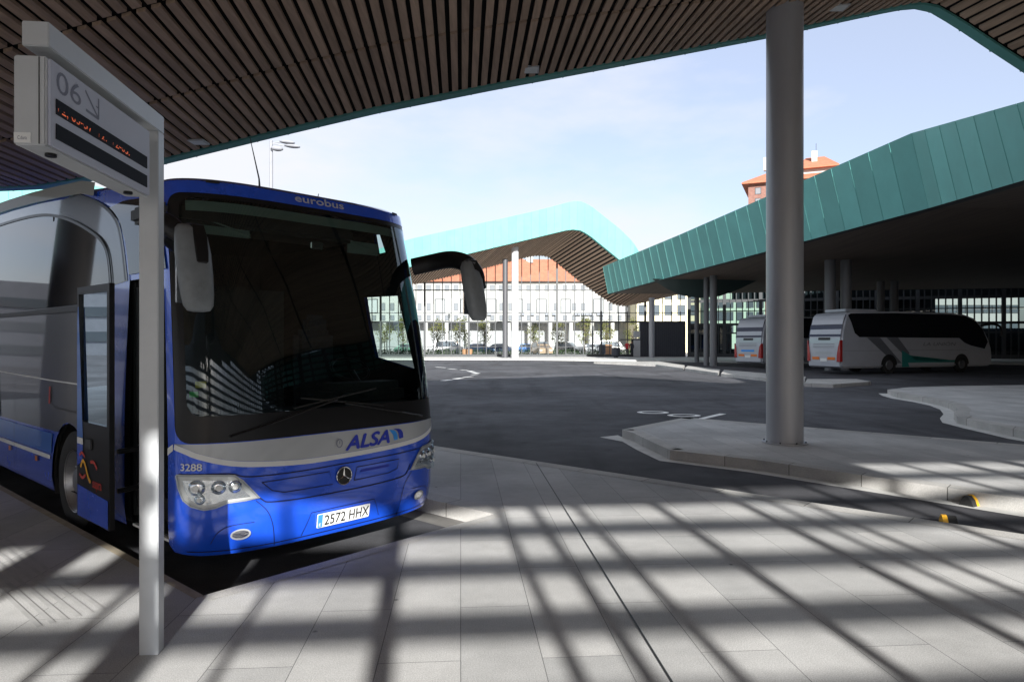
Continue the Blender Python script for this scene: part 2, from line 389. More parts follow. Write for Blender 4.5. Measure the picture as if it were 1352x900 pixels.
# road markings: bay number and dashes
def ring_mark(bm, cx, cy, rx, ry, wd, n=36):
    for k in range(n):
        a0=2*math.pi*k/n; a1=2*math.pi*(k+1)/n
        quad(bm,[(cx+rx*math.cos(a0),cy+ry*math.sin(a0),.005),(cx+rx*math.cos(a1),cy+ry*math.sin(a1),.005),
                 (cx+(rx-wd)*math.cos(a1),cy+(ry-wd)*math.sin(a1),.005),(cx+(rx-wd)*math.cos(a0),cy+(ry-wd)*math.sin(a0),.005)])
bm = bmesh.new()
p1 = at(862,544.3); p2 = at(903,548.3)
ring_mark(bm, p1[0],p1[1], .42,.33,.13); ring_mark(bm, p2[0],p2[1],.42,.33,.13)
quad(bm,[at(918,553,.006),at(927,553.5,.006),at(959,546.2,.006),at(950,545.6,.006)])
tag(obj('bay_number', bm, M['white_line']), kind='structure')
bm = bmesh.new()
for a,b in [((575.4,484.4),(588.4,485.4)),((592,486.7),(602.6,487.6)),((608,488.2),(618,488.8)),((619,489.6),(625,491)),((625,491.8),(631,492.9)),((622.7,494.7),(631,494)),((611.5,498),(624,497)),((600,500.2),(610,499)),((584,502.5),(595,501.3))]:
    A=Vector(at(*a)[:2]); B2=Vector(at(*b)[:2]); t=(B2-A).normalized(); nn=Vector((-t.y,t.x))*.12
    if t.y**2>.8: nn*=1.4
    quad(bm,[(*(A-nn),.005),(*(B2-nn),.005),(*(B2+nn),.005),(*(A+nn),.005)])
tag(obj('dashed_line', bm, M['white_line']), kind='structure')

# ------------------------------------------------------------------ wavy canopies
def slat_box(bm, P0, P1, wdir, wd, th, seg=1):
    P0,P1=Vector(P0),Vector(P1); wv=Vector(wdir)*wd*.5; tz=Vector((0,0,th))
    vs=[]
    for k in range(seg+1):
        c=P0.lerp(P1,k/seg); vs.append([bm.verts.new(c-wv),bm.verts.new(c+wv),bm.verts.new(c+wv+tz),bm.verts.new(c-wv+tz)])
    for k in range(seg):
        a,b=vs[k],vs[k+1]
        for j in range(4): bm.faces.new((a[j],b[j],b[(j+1)%4],a[(j+1)%4]))
    bm.faces.new(vs[0]); bm.faces.new(vs[-1][::-1])
def canopy(name, label, outer, inner, top, shift, x0, x1, sp, wd, lip=.14, group=None, back=3., boards=1, res=.5, panel=.6, fasc_mat=None):
    """outer(x) -> (Y, z) of the lower outer edge; inner(x) -> (Y,z); top(x)-> (dx,dy,z) fascia top; shift = x offset from outer to inner"""
    t = empty(name, (0,0,0), 0, label, 'canopy', group)
    bm = bmesh.new(); tones=[]
    x = x0
    while x < x1:
        Yo,zo = outer(x); xi = x+shift(x); Yi,zi = inner(xi)
        f0=len(bm.faces)
        v = Vector((xi-x, Yi-Yo, zi-zo)); L_=v.length; sgn = 1
        p0 = Vector((x,Yo,zo))+v.normalized()*lip*1.4
        nseg = 1
        wdir = Vector((1,0,(outer(x+.05)[1]-outer(x-.05)[1])/.1)).normalized()
        q0,q1=Vector(p0),Vector((xi,Yi,zi)); base=random.uniform(.9,1.06)
        for kb in range(boards):
            f0=len(bm.faces); a_=kb/boards; b_=(kb+1)/boards-(.012/2.4 if boards>1 else 0)
            slat_box(bm, q0.lerp(q1,a_), q0.lerp(q1,b_), wdir, wd, .05)
            tones += [base*random.uniform(.84,1.12)]*(len(bm.faces)-f0)
        x += sp
    bmesh.ops.recalc_face_normals(bm, faces=bm.faces)
    o = obj('soffit_slats', bm, M['wood'], t); set_tone(o, tones)
    # dark void above the slats, deck and fascia
    nx = max(2,int((x1-x0)/res)); bm = bmesh.new(); lo=[];
    for i in range(nx+1):
        x = x0+(x1-x0)*i/nx; Yo,zo=outer(x); xi=x+shift(x); Yi,zi=inner(xi)
        lo.append((bm.verts.new((x,Yo,zo+.10)), bm.verts.new((xi,Yi,zi+.10)), bm.verts.new((xi,Yi,zi+.5)), bm.verts.new((x,Yo,max(zo+.4,top(x)[2]-.15)))))
    for a,b in zip(lo,lo[1:]):
        for j in range(4): bm.faces.new((a[j],b[j],b[(j+1)%4],a[(j+1)%4]))
    bm.faces.new(lo[0]); bm.faces.new(lo[-1][::-1])
    bmesh.ops.recalc_face_normals(bm, faces=bm.faces)
    obj('roof_deck', bm, M['void'], t)
    bm = bmesh.new(); tn=[]
    nx = max(2,int((x1-x0)/panel)); sg = 1 if inner(x0)[0] < outer(x0)[0] else -1
    rows=[]
    for i in range(nx*2+1):
        x = x0+(x1-x0)*i/(nx*2); Yo,zo=outer(x); dx,dy,zt=top(x); xi=x+shift(x); Yi,zi=inner(xi)
        v=Vector((xi-x,Yi-Yo,zi-zo)).normalized()
        li=Vector((x,Yo,zo))+v*lip
        rows.append([bm.verts.new(li+Vector((0,0,.05))), bm.verts.new(li), bm.verts.new((x,Yo+.0*sg,zo)), bm.verts.new((x+dx,Yo+dy,zt)), bm.verts.new(Vector((x+dx,Yo+dy,zt+.02))+v*.9)])
    for i,(a,b) in enumerate(zip(rows,rows[1:])):
        if i%2==0: tv=random.uniform(.92,1.04)
        for j in range(4): bm.faces.new((a[j],b[j],b[j+1],a[j+1])); tn.append(tv)
    # standing seams
    for i in range(0,nx*2+1,2):
        a=rows[i][2].co.copy(); b=rows[i][3].co.copy(); f0=len(bm.faces)
        q=Vector((.012,0,0)); pz=Vector((0,.02*sg,0))
        vs=[bm.verts.new(p_) for p_ in (a-q,a+q,a+q+pz,a-q+pz,b-q,b+q,b+q+pz,b-q+pz)]
        for f in ((0,1,5,4),(1,2,6,5),(2,3,7,6),(3,0,4,7)): bm.faces.new([vs[k] for k in f]); tn.append(.8)
    bmesh.ops.recalc_face_normals(bm, faces=bm.faces)
    o = obj('fascia', bm, fasc_mat or M['copper'], t); set_tone(o, tn)
    return t
# near canopy over the platform
YE = 13.4
ed = [(0,253),(60,250),(120,240),(215,218),(350,185),(500,150),(650,120),(800,92),(1010,52),(1120,28),(1175,16.5),(1195,13),(1212,12.5),(1228,17),(1260,36),(1300,63),(1352,97)]
zE = [((x-CX)/F*YE, H+(CY-y)/F*YE) for x,y in ed]
zE = [(-26,7.5),(-22,8.0),(-15,6.1),(-13,5.3),(-11.5,4.9)] + zE + [(12.2,5.7),(13.2,6.0),(15,8.5),(17,11),(20,12),(32,12)]
near_out = lambda x: (YE, interp(zE,x))
zI=[(-26,5),(-8,4.95),(-6,5.3),(-4,6.2),(-2.2,7.0),(-.5,7.35),(1.5,7.2),(3,6.55),(4.5,6.15),(8,6.3),(14,6.3),(17,10.7),(31,10.7)]
near_in = lambda x: (-5.75, interp(zI,x))
can = canopy('station_canopy', 'nearest wavy canopy with brown timber slats underneath, covering the blue coach', near_out, near_in,
       lambda x:(0,.35,interp(zE,x)+.95), lambda x:1.4, -26, 31, .183, .115, lip=.25, res=.35, boards=8)
for px,py in [(262,187),(701,91),(1107,9)]:
    # find the soffit point under this pixel
    best=None
    for k in range(200):
        Y=4+k*.05; X=(px-CX)/F*Y; zo=interp(zE,X); zi=near_in(X)[1]; z=zi+(zo-zi)*(Y+5.75)/(YE+5.75); zz=H+(CY-py)/F*Y
        if best is None or abs(z-zz)<best[0]: best=(abs(z-zz),X,Y,z)
    _,X,Y,z=best; sl=(interp(zE,X)-near_in(X)[1])/(YE+5.75)
    L_ = empty('soffit_light',(X,Y,z-.012),0)
    tag(L_, {262:'square recessed soffit light above the blue coach roof, nearest the platform sign',701:'square recessed soffit light near the canopy edge, midway along it',1107:'greenish recessed soffit light to the right of the big column'}[px],'ceiling light','recessed lights in the near canopy')
    L_.rotation_euler=(math.atan(sl),0,0)
    bm=bmesh.new(); box(bm,(0,0,0),(.30,.30,.03),bev=.004); obj('light_frame',bm,M['alu'],L_)
    bm=bmesh.new(); box(bm,(0,0,-.018),(.24,.24,.008)); obj('diffuser',bm,M['lum'],L_)
# central far canopy
co_b=[(-120,50,295,240),(60,54,300,232),(200,58,330,262),(350,62,365,325),(450,64,368,345),(543,66,352,316),(597,67,340,304),(700,68,315.5,281),(735,68,307,272),(748,68,304,268.5),(757,68,303,266.5),(768,68,304.5,267),(780,68,312,273),(818,68,343,303),(835,68,356,320),(850,69,364,345),(868,69,368,352),(885,69.4,368,352),(905,70,366,350),(950,70,360,345),(1010,70,350,335),(1100,70,340,325)]
def wpt(px,Y,py): return ((px-CX)/F*Y, H+(CY-py)/F*Y)
coY=[((px-CX)/F*Y,Y) for px,Y,_,_ in co_b]; coB=[wpt(px,Y,b) for px,Y,b,_ in co_b]; coT=[wpt(px,Y,t_) for px,Y,_,t_ in co_b]
ci_b=[(-150,335),(60,335),(200,352),(350,385),(450,392),(557,374),(631,357),(690,341.5),(704,338.6),(715,338),(724,340),(735,348),(762,370),(791,391),(802,398),(810,402),(820,405),(832,403),(845,400.5),(860,397),(890,390),(1000,372),(1150,355)]
ciZ=[wpt(px,76,y) for px,y in ci_b]
canopy('station_canopy','distant wavy canopy with sunlit pale green fascia and slatted underside behind the coach mirror',
       lambda x:(interp(coY,x),interp(coB,x)), lambda x:(76,interp(ciZ,x)), lambda x:(-.0,-.35,interp(coT,x)), lambda x:-3.3,
       coB[0][0], coB[-1][0], .33, .20, lip=.25, res=.8, panel=.75)
# right-hand canopy: fascia runs away from the camera
def right_canopy():
    t = empty('station_canopy',(0,0,0),0,'long green copper canopy rising to the right above the two white coaches','canopy')
    P=[((803,388,65.4),(796,352)),((908,359.5,50),(897,310)),((1226,275,29),(1203,176)),((1405,222.5,19.4),(1377,127)),((1800,150,14.5),(1760,20))]
    low=[Vector(atY(a[0],a[1],a[2])) for a,b in P]; top=[Vector(atY(b[0],b[1],a[2])) for a,b in P]
    low+=[Vector((31,6,8.2)),Vector((35,-12,8.2))]; top+=[Vector((30.4,6,11)),Vector((34.4,-12,11))]; P=list(range(len(low)))
    bm=bmesh.new(); tn=[]
    for i in range(len(P)-1):
        a0,a1,b0,b1=low[i],low[i+1],top[i],top[i+1]; Ls=(a1-a0).length
        # overlap step: each long sheet run sits 12 cm proud of the farther one
        n_=max(2,int(Ls/1.25)); offs=Vector((-.0,0,0))
        for k in range(n_):
            f0=k/n_; f1=(k+1)/n_; c=random.uniform(.86,1.08)
            q0,q1,r1,r0=a0.lerp(a1,f0),a0.lerp(a1,f1),b0.lerp(b1,f1),b0.lerp(b1,f0)
            quad(bm,[q0,q1,r1,r0]); tn.append(c)
            nn=(q1-q0).cross(r0-q0).normalized(); nn = nn if nn.x<0 else -nn
            e=(q1-q0).normalized()*.012; h=nn*.014
            quad(bm,[q0-e+h,q0+e+h,r0+e+h,r0-e+h]); tn.append(.82)
            quad(bm,[q0+e,q0+e+h,r0+e+h,r0+e]); tn.append(.82)
        # roof top strip behind the fascia
        quad(bm,[b0,b1,b1+Vector((2.5,0,.25)),b0+Vector((2.5,0,.25))]); tn.append(.95)
    o=obj('fascia',bm,M['copper'],t); set_tone(o,tn)
    bm=bmesh.new()   # dark copper lip and soffit
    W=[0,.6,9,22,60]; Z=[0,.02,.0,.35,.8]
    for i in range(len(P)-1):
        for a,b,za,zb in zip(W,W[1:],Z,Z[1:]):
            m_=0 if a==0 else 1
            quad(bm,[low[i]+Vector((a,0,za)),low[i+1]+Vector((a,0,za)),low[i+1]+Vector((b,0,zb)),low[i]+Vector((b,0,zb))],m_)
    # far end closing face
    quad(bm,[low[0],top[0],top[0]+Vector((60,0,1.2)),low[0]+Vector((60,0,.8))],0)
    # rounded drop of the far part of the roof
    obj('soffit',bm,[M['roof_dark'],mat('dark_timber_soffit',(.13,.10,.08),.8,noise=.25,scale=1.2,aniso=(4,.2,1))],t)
    bm=bmesh.new()
    for i in range(len(P)-1):
        quad(bm,[top[i]+Vector((2.5,0,.25)),top[i+1]+Vector((2.5,0,.25)),top[i+1]+Vector((60,0,.5)),top[i]+Vector((60,0,.5))])
    obj('roof_deck',bm,M['roof_dark'],t)
    # belly: the downward wave of the roof beyond the tip
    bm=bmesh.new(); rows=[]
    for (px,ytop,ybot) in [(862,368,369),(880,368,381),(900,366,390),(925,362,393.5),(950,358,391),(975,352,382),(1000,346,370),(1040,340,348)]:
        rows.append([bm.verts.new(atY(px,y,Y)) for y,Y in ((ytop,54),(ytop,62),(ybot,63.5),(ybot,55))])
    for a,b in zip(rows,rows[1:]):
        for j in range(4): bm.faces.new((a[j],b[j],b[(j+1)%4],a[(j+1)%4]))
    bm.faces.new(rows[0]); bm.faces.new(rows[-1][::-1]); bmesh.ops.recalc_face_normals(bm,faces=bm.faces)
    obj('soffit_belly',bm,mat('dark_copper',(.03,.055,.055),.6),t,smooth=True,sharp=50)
    # timber underside patch seen beside the big column
    bm=bmesh.new(); tones=[]
    for k in range(60):
        x=24.5+k*.30; f0=len(bm.faces); slat_box(bm,(x-4,58,7.2),(x,40,9.2),Vector((1,0,0)),.2,.05); tones+=[random.uniform(.85,1.1)]*(len(bm.faces)-f0)
    bmesh.ops.recalc_face_normals(bm,faces=bm.faces)
    #o=obj('soffit_slats',bm,M['wood'],t); set_tone(o,tones)
right_canopy()
hw=empty('light_block_walls',(0,0,0),0,'unseen dark walls added to block open-sky light from the covered bays on the right','building')
bm=bmesh.new(); obj('light_block_wall',nbox((58,-13.5,4),(42,.4,8)),M['panel_dk'],hw); box(bm,(74,20,4),(.4,66,8)); obj('light_block_wall',bm,M['panel_dk'],hw)  # unseen walls, added to keep low sky light off the parked coaches

# ------------------------------------------------------------------ columns
def column(X,Y,r,ztop,label,m,z0=PZ,flange=True,group='columns of the station'):
    t=empty('column',(X,Y,z0),0,label,'column',group)
    bm=bmesh.new(); cyl(bm,(0,0,0),(0,0,ztop-z0),r,40); obj('shaft',bm,m,t,smooth=True)
    if flange:
        bm=bmesh.new(); cyl(bm,(0,0,0.002),(0,0,.022),r+.07,40); obj('base_plate',bm,m,t,smooth=True)
        bm=bmesh.new()
        for k in range(8):
            a=k*math.pi/4+.2; cyl(bm,((r+.04)*math.cos(a),(r+.04)*math.sin(a),.022),((r+.04)*math.cos(a),(r+.04)*math.sin(a),.045),.012,6)
        obj('anchor_bolts',bm,M['darkgrey'],t)
    return t
cX=(1036-CX)/F*11.75
column(cX,11.75,.302,interp(zE,cX)*.93+.6,'big round grey steel column standing on the traffic island in front',M['steel'],group=None)
column(-9.6,9.4,.30,5.6,'round steel column on the platform beside the coach, beyond the left edge',M['steel'],group=None)
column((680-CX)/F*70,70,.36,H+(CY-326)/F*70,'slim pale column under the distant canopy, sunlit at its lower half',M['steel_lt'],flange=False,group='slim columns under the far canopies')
column((667-CX)/F*71,71,.28,H+(CY-342)/F*71,'thin grey column just left of the pale sunlit column',mat('shaded_grey_column',(.07,.072,.08),.5),flange=False,group='slim columns under the far canopies')  # shade on this column is put into its dark grey colour
column((860.5-CX)/F*72,72,.30,H+(CY-398)/F*72+.4,'thin dark column in front of the dark corrugated wall',M['steel'],flange=False,group='slim columns under the far canopies')
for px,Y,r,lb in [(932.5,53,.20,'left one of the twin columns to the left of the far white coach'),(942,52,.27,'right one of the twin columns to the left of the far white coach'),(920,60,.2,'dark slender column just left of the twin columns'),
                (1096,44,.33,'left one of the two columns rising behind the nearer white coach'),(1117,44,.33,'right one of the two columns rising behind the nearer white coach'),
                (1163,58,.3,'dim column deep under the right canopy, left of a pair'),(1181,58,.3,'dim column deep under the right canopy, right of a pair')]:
    column((px-CX)/F*Y,Y,r,7.6,lb,mat('shaded_column_paint',(.16,.165,.175),.5),flange=False,z0=0.0 if px>1000 else 0.0,group='columns under the right canopy')  # canopy shade is painted into these columns as a darker colour

# ------------------------------------------------------------------ glazed hall wall (far)
def glazed_wall():
    t=empty('glazed_wall',(0,76,PZ),0,'tall glazed hall wall with thin dark mullions under the distant wavy canopy','glass wall')
    t2=Matrix.Translation((0,76,PZ))
    x0,x1=-44,19.3
    zt=lambda x: interp(ciZ,x)-PZ+.05
    bm=bmesh.new(); n_=120; pr=None
    for i in range(n_+1):
        x=x0+(x1-x0)*i/n_; c=(bm.verts.new((x,0,0)),bm.verts.new((x,0,zt(x))))
        if pr: bm.faces.new((pr[0],c[0],c[1],pr[1]))
        pr=c
    obj('glass_pane',bm,M['facadeglass'],t)
    bm=bmesh.new(); x=x0; k=0
    while x<=x1:
        wd=.20 if k%5==0 else .09; dp=.25 if k%5==0 else .08
        box(bm,(x,-.03-dp/2,zt(x)/2),(wd,dp,zt(x)-.02)); x+=.98; k+=1
    obj('mullions',bm,M['frame'],t)
    bm=bmesh.new()
    for z,h in ((H+67*76/F-PZ,.12),(H+37*76/F-PZ,.06),(H+25*76/F-PZ,.16),(.12,.3),(1.1,.05)):
        # clip against the wavy top
        xs=[x0+(x1-x0)*i/400 for i in range(401)]; st=None
        for x in xs+[None]:
            ok = x is not None and zt(x)>z+.1
            if ok and st is None: st=x
            if (not ok) and st is not None:
                en=last; box(bm,((st+en)/2,-.02,z),(en-st,.09,h)); st=None
            last=x
    obj('transoms',bm,M['frame'],t)
    # dark corrugated cladding at the right end
    bm=bmesh.new(); xa=(846-CX)/F*75.6; xb=19.3; x=xa
    while x<xb: box(bm,(x,-.22,1.9),(.16,.10,3.8)); x+=.22
    box(bm,((xa+xb)/2,-.12,1.9),(xb-xa,.06,3.8))
    obj('cladding',bm,M['panel_dk'],t)
    bm=bmesh.new()
    for px in (833,):
        X=(px-CX)/F*75.6; box(bm,(X,-.25,1.9),(2.3,.14,.12)); box(bm,(X+.55,-.22,.95),(.95,.06,1.8))
    obj('door_frame',bm,M['frame'],t)
    bm=bmesh.new(); X=(841-CX)/F*75.6; box(bm,(X,-.28,1.05),(.75,.05,2.0)); box(bm,(X,-.28,2.5),(.75,.05,.7)); obj('door_leaf',bm,M['alu'],t)
    # second wall closing the hall on the right, mostly in deep shade
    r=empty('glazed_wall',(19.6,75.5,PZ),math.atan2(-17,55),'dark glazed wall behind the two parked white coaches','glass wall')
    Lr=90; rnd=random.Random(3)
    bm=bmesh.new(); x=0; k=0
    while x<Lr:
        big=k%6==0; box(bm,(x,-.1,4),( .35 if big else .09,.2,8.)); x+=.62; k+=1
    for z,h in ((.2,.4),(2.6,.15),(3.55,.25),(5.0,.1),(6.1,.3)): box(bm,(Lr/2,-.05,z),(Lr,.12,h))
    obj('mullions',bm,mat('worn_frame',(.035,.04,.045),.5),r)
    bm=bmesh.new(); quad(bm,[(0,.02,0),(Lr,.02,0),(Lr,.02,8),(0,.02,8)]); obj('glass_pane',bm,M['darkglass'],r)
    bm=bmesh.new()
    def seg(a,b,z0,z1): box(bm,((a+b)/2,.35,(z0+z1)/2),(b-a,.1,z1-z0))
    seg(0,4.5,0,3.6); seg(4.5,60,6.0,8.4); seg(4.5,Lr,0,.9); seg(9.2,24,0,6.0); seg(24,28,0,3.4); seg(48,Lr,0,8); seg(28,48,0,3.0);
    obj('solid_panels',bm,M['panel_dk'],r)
glazed_wall()

# ------------------------------------------------------------------ buildings beyond
def windows_on(t,xs,zs,w_,h_,y=-.03,fr=.12,pm='window'):
    for x in xs:
        for z in zs:
            bm=bmesh.new(); 
            for sx,sz,cx_,cz in ((w_+2*fr,fr,0,h_/2+fr/2),(w_+2*fr,fr,0,-h_/2-fr/2),(fr,h_,-w_/2-fr/2,0),(fr,h_,w_/2+fr/2,0)):
                box(bm,(x+cx_,y,z+cz),(sx,.10,sz))
            f=obj('window',bm,M['frame'],t)
            bm=bmesh.new(); quad(bm,[(x-w_/2,y-.02,z-h_/2),(x+w_/2,y-.02,z-h_/2),(x+w_/2,y-.02,z+h_/2),(x-w_/2,y-.02,z+h_/2)])
            obj('pane',bm,M[pm],f)
def white_building():
    Y=118; s=Y/F; X0=(470-CX)*s; X1=(846-CX)*s; W=X1-X0
    t=empty('building',(X0,Y,0),0,'long white building with orange tiled roof and ground-floor arcade behind the glass wall','building')
    ze=H+78*s; za=H+26*s
    bm=bmesh.new(); box(bm,(W/2,6,(ze+za)/2),(W,12,ze-za)); obj('wall',bm,M['wallwhite'],t)
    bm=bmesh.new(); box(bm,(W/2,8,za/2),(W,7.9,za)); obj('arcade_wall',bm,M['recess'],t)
    for k in range(14):
        x=1.2+k*(W-2.4)/13; bm=bmesh.new(); cyl(bm,(x,.6,0),(x,.6,za),.36,14); obj('arcade_column',bm,M['wallwhite'],t,smooth=True)
    bm=bmesh.new(); zr=ze+4.6
    v=[(-.8,-.8,ze),(W+.8,-.8,ze),(W+.8,12.8,ze),(-.8,12.8,ze),(4,6,zr-.8),(W*.42,6,zr-.6),(W*.62,6,zr),(W-6,6,zr)]
    vs=[bm.verts.new(p) for p in v]
    for f in ((0,1,7,6,5,4),(1,2,7),(2,3,4,5,6,7),(3,0,4)): bm.faces.new([vs[i] for i in f])
    bmesh.ops.triangulate(bm,faces=bm.faces[:]); bmesh.ops.recalc_face_normals(bm,faces=bm.faces)
    roof=obj('roof',bm,M['rooftile'],t)
    # cross gable with its own hipped roof
    bm=bmesh.new(); gx=(683-470)*s; vs=[bm.verts.new(p) for p in ((gx-8,-1,ze+.02),(gx+8,-1,ze+.02),(gx,5,zr+.5),(gx,9,zr+.5),(gx-8,9,ze+.02),(gx+8,9,ze+.02))]
    for f in ((0,1,2),(1,5,3,2),(4,0,2,3)): bm.faces.new([vs[i] for i in f])
    obj('roof_gable',bm,M['rooftile'],roof)
    for px in (643,700,760):
        bm=bmesh.new(); box(bm,((px-470)*s,4.5,zr+.3),(1.2,.8,2.2)); obj('chimney',bm,M['wallwhite'],roof)
    bx=[(px-470)*s for px in (492,535,581,615,649,684,715,747,790,822)]
    windows_on(t,bx,[H+46*s],1.5,2.2,fr=.16,pm='blind')
    sm=[(px-470)*s for px in range(482,846,12)]
    windows_on(t,sm,[H+70*s],.7,.9,fr=.05,pm='shutter'); 
    windows_on(t,[x for x in sm if min(abs(x-b) for b in bx)>1.2],[H+45*s],.6,1.2,fr=.05,pm='shutter')
    windows_on(t,sm,[H+30.5*s],.6,.8,fr=.05,pm='shutter')
    bm=bmesh.new()
    for px in (635,646,690,703,722,731,760,764,770,775,780,790,794): box(bm,((px-470)*s,-.25,H+35.5*s),(.6,.5,.45))
    obj('air_conditioners',bm,M['greyblg'],t)
white_building()
def plain_block(px0,px1,Y,ytop,ybase,m,label,rows,cols,roof=None,depth=14,win=(1.2,1.5),pm='window'):
    s=Y/F; X0=(px0-CX)*s; W=(px1-px0)*s; zt=H+(CY-ytop)*s
    t=empty('building',(X0,Y,0),0,label,'building')
    bm=bmesh.new(); box(bm,(W/2,depth/2,zt/2),(W,depth,zt)); obj('wall',bm,M[m],t)
    xs=[W*(i+.5)/cols for i in range(cols)]; zs=[3+(zt-4.2)*(j+.5)/rows for j in range(rows)]
    windows_on(t,xs,zs,win[0],win[1],fr=.1,pm=pm)
    bm=bmesh.new()
    if roof: 
        vs=[bm.verts.new(p) for p in ((-1.2,-1.2,zt),(W+1.2,-1.2,zt),(W+1.2,depth+1.2,zt),(-1.2,depth+1.2,zt),(W*.22,depth/2,zt+roof),(W*.78,depth/2,zt+roof))]
        for f in ((0,1,5,4),(1,2,5),(2,3,4,5),(3,0,4),(3,2,1,0)): bm.faces.new([vs[i] for i in f])
        r=obj('roof',bm,M['rooftile'],t)
        bm=bmesh.new(); box(bm,(W*.62,depth*.35,zt+roof*.9),(1.6,1.2,3)); obj('chimney',bm,M['brick'],r)
        bm=bmesh.new(); cyl(bm,(W*.62,depth*.35,zt+roof),(W*.62,depth*.35,zt+roof+5),.08,6); obj('roof_aerial',bm,M['frame'],r)
    else: 
        box(bm,(W/2,depth/2,zt+.25),(W+.6,depth+.6,.5)); obj('roof',bm,M['greyblg'],t)
    return t
plain_block(840,925,112,368,470,'cream','cream apartment block with few windows seen above the dark corrugated wall',3,5,win=(1.1,1.5))
plain_block(430,468,126,360,470,'cream','cream apartment block at the left end of the arcade building, seen through the coach cab',3,3)
plain_block(930,1010,130,384,470,'palegreen','pale green apartment block glimpsed above the far white coach',3,6)
plain_block(1180,1345,125,388,470,'wallwhite','pale building glimpsed through the dark glass wall above the nearer coach front',2,14,win=(1.6,1.3))
# red-brick tower
def tower():
    Y=185; s=Y/F
    t=empty('building',((988-CX)*s,Y,0),R(-24),'tall red brick apartment tower with orange tiled roof rising above the right canopy','building')
    W=21; D=16; zt=H+(CY-242)*s
    bm=bmesh.new(); box(bm,(W/2,D/2,zt/2),(W,D,zt)); obj('wall',bm,M['brick'],t)
    bm=bmesh.new(); box(bm,(W*.80,D*.5,zt+1.6),(W*.5,D*.8,3.2)); obj('attic',bm,M['wallwhite'],t)
    for (a,b,c,d_,z0,h) in ((-1.6,-1.6,W+1.6,D+1.6,zt,4.5),(W*.52,0,W*1.06,D,zt+3.0,4.2)):
        bm=bmesh.new(); vs=[bm.verts.new(p) for p in ((a,b,z0),(c,b,z0),(c,d_,z0),(a,d_,z0),(a+(c-a)*.3,(b+d_)/2,z0+h),(a+(c-a)*.7,(b+d_)/2,z0+h),(a,b,z0-.4),(c,b,z0-.4),(c,d_,z0-.4),(a,d_,z0-.4))]
        for f in ((0,1,5,4),(1,2,5),(2,3,4,5),(3,0,4),(6,7,1,0),(7,8,2,1),(8,9,3,2),(9,6,0,3),(9,8,7,6)): bm.faces.new([vs[i] for i in f])
        bmesh.ops.recalc_face_normals(bm,faces=bm.faces)
        rf=obj('roof',bm,M['rooftile'],t)
    for x,y in ((W*.78,D*.3),(W*.2,D*.4)):
        bm=bmesh.new(); box(bm,(x,y,zt+6.2),(1.4,1.4,3.6)); ch=obj('chimney',bm,M['wallwhite'],rf)
    bm=bmesh.new(); cyl(bm,(W*.80,D*.4,zt+6),(W*.80,D*.4,zt+10.5),.07,6); obj('roof_aerial',bm,M['frame'],rf)
    windows_on(t,[2.5,5.5,9.5,13,16.5],[zt-2.3,zt-5.2,zt-8.1,zt-11],1.3,1.6,fr=.12,pm='shutter')
tower()
# grey office block off to the left, seen mirrored in the coach's flank
def office():
    t=empty('building',(-95,-14,0),R(90),'long grey office block with strip windows, mirrored in the flank of the blue coach','building')
    bm=bmesh.new(); box(bm,(55,6,6),(110,12,12)); obj('wall',bm,M['greyblg'],t)
    for z in (2.5,5.8,9.1):
        bm=bmesh.new(); box(bm,(55,-.05,z),(106,.12,1.3)); obj('strip_window',bm,M['window'],t)
office()

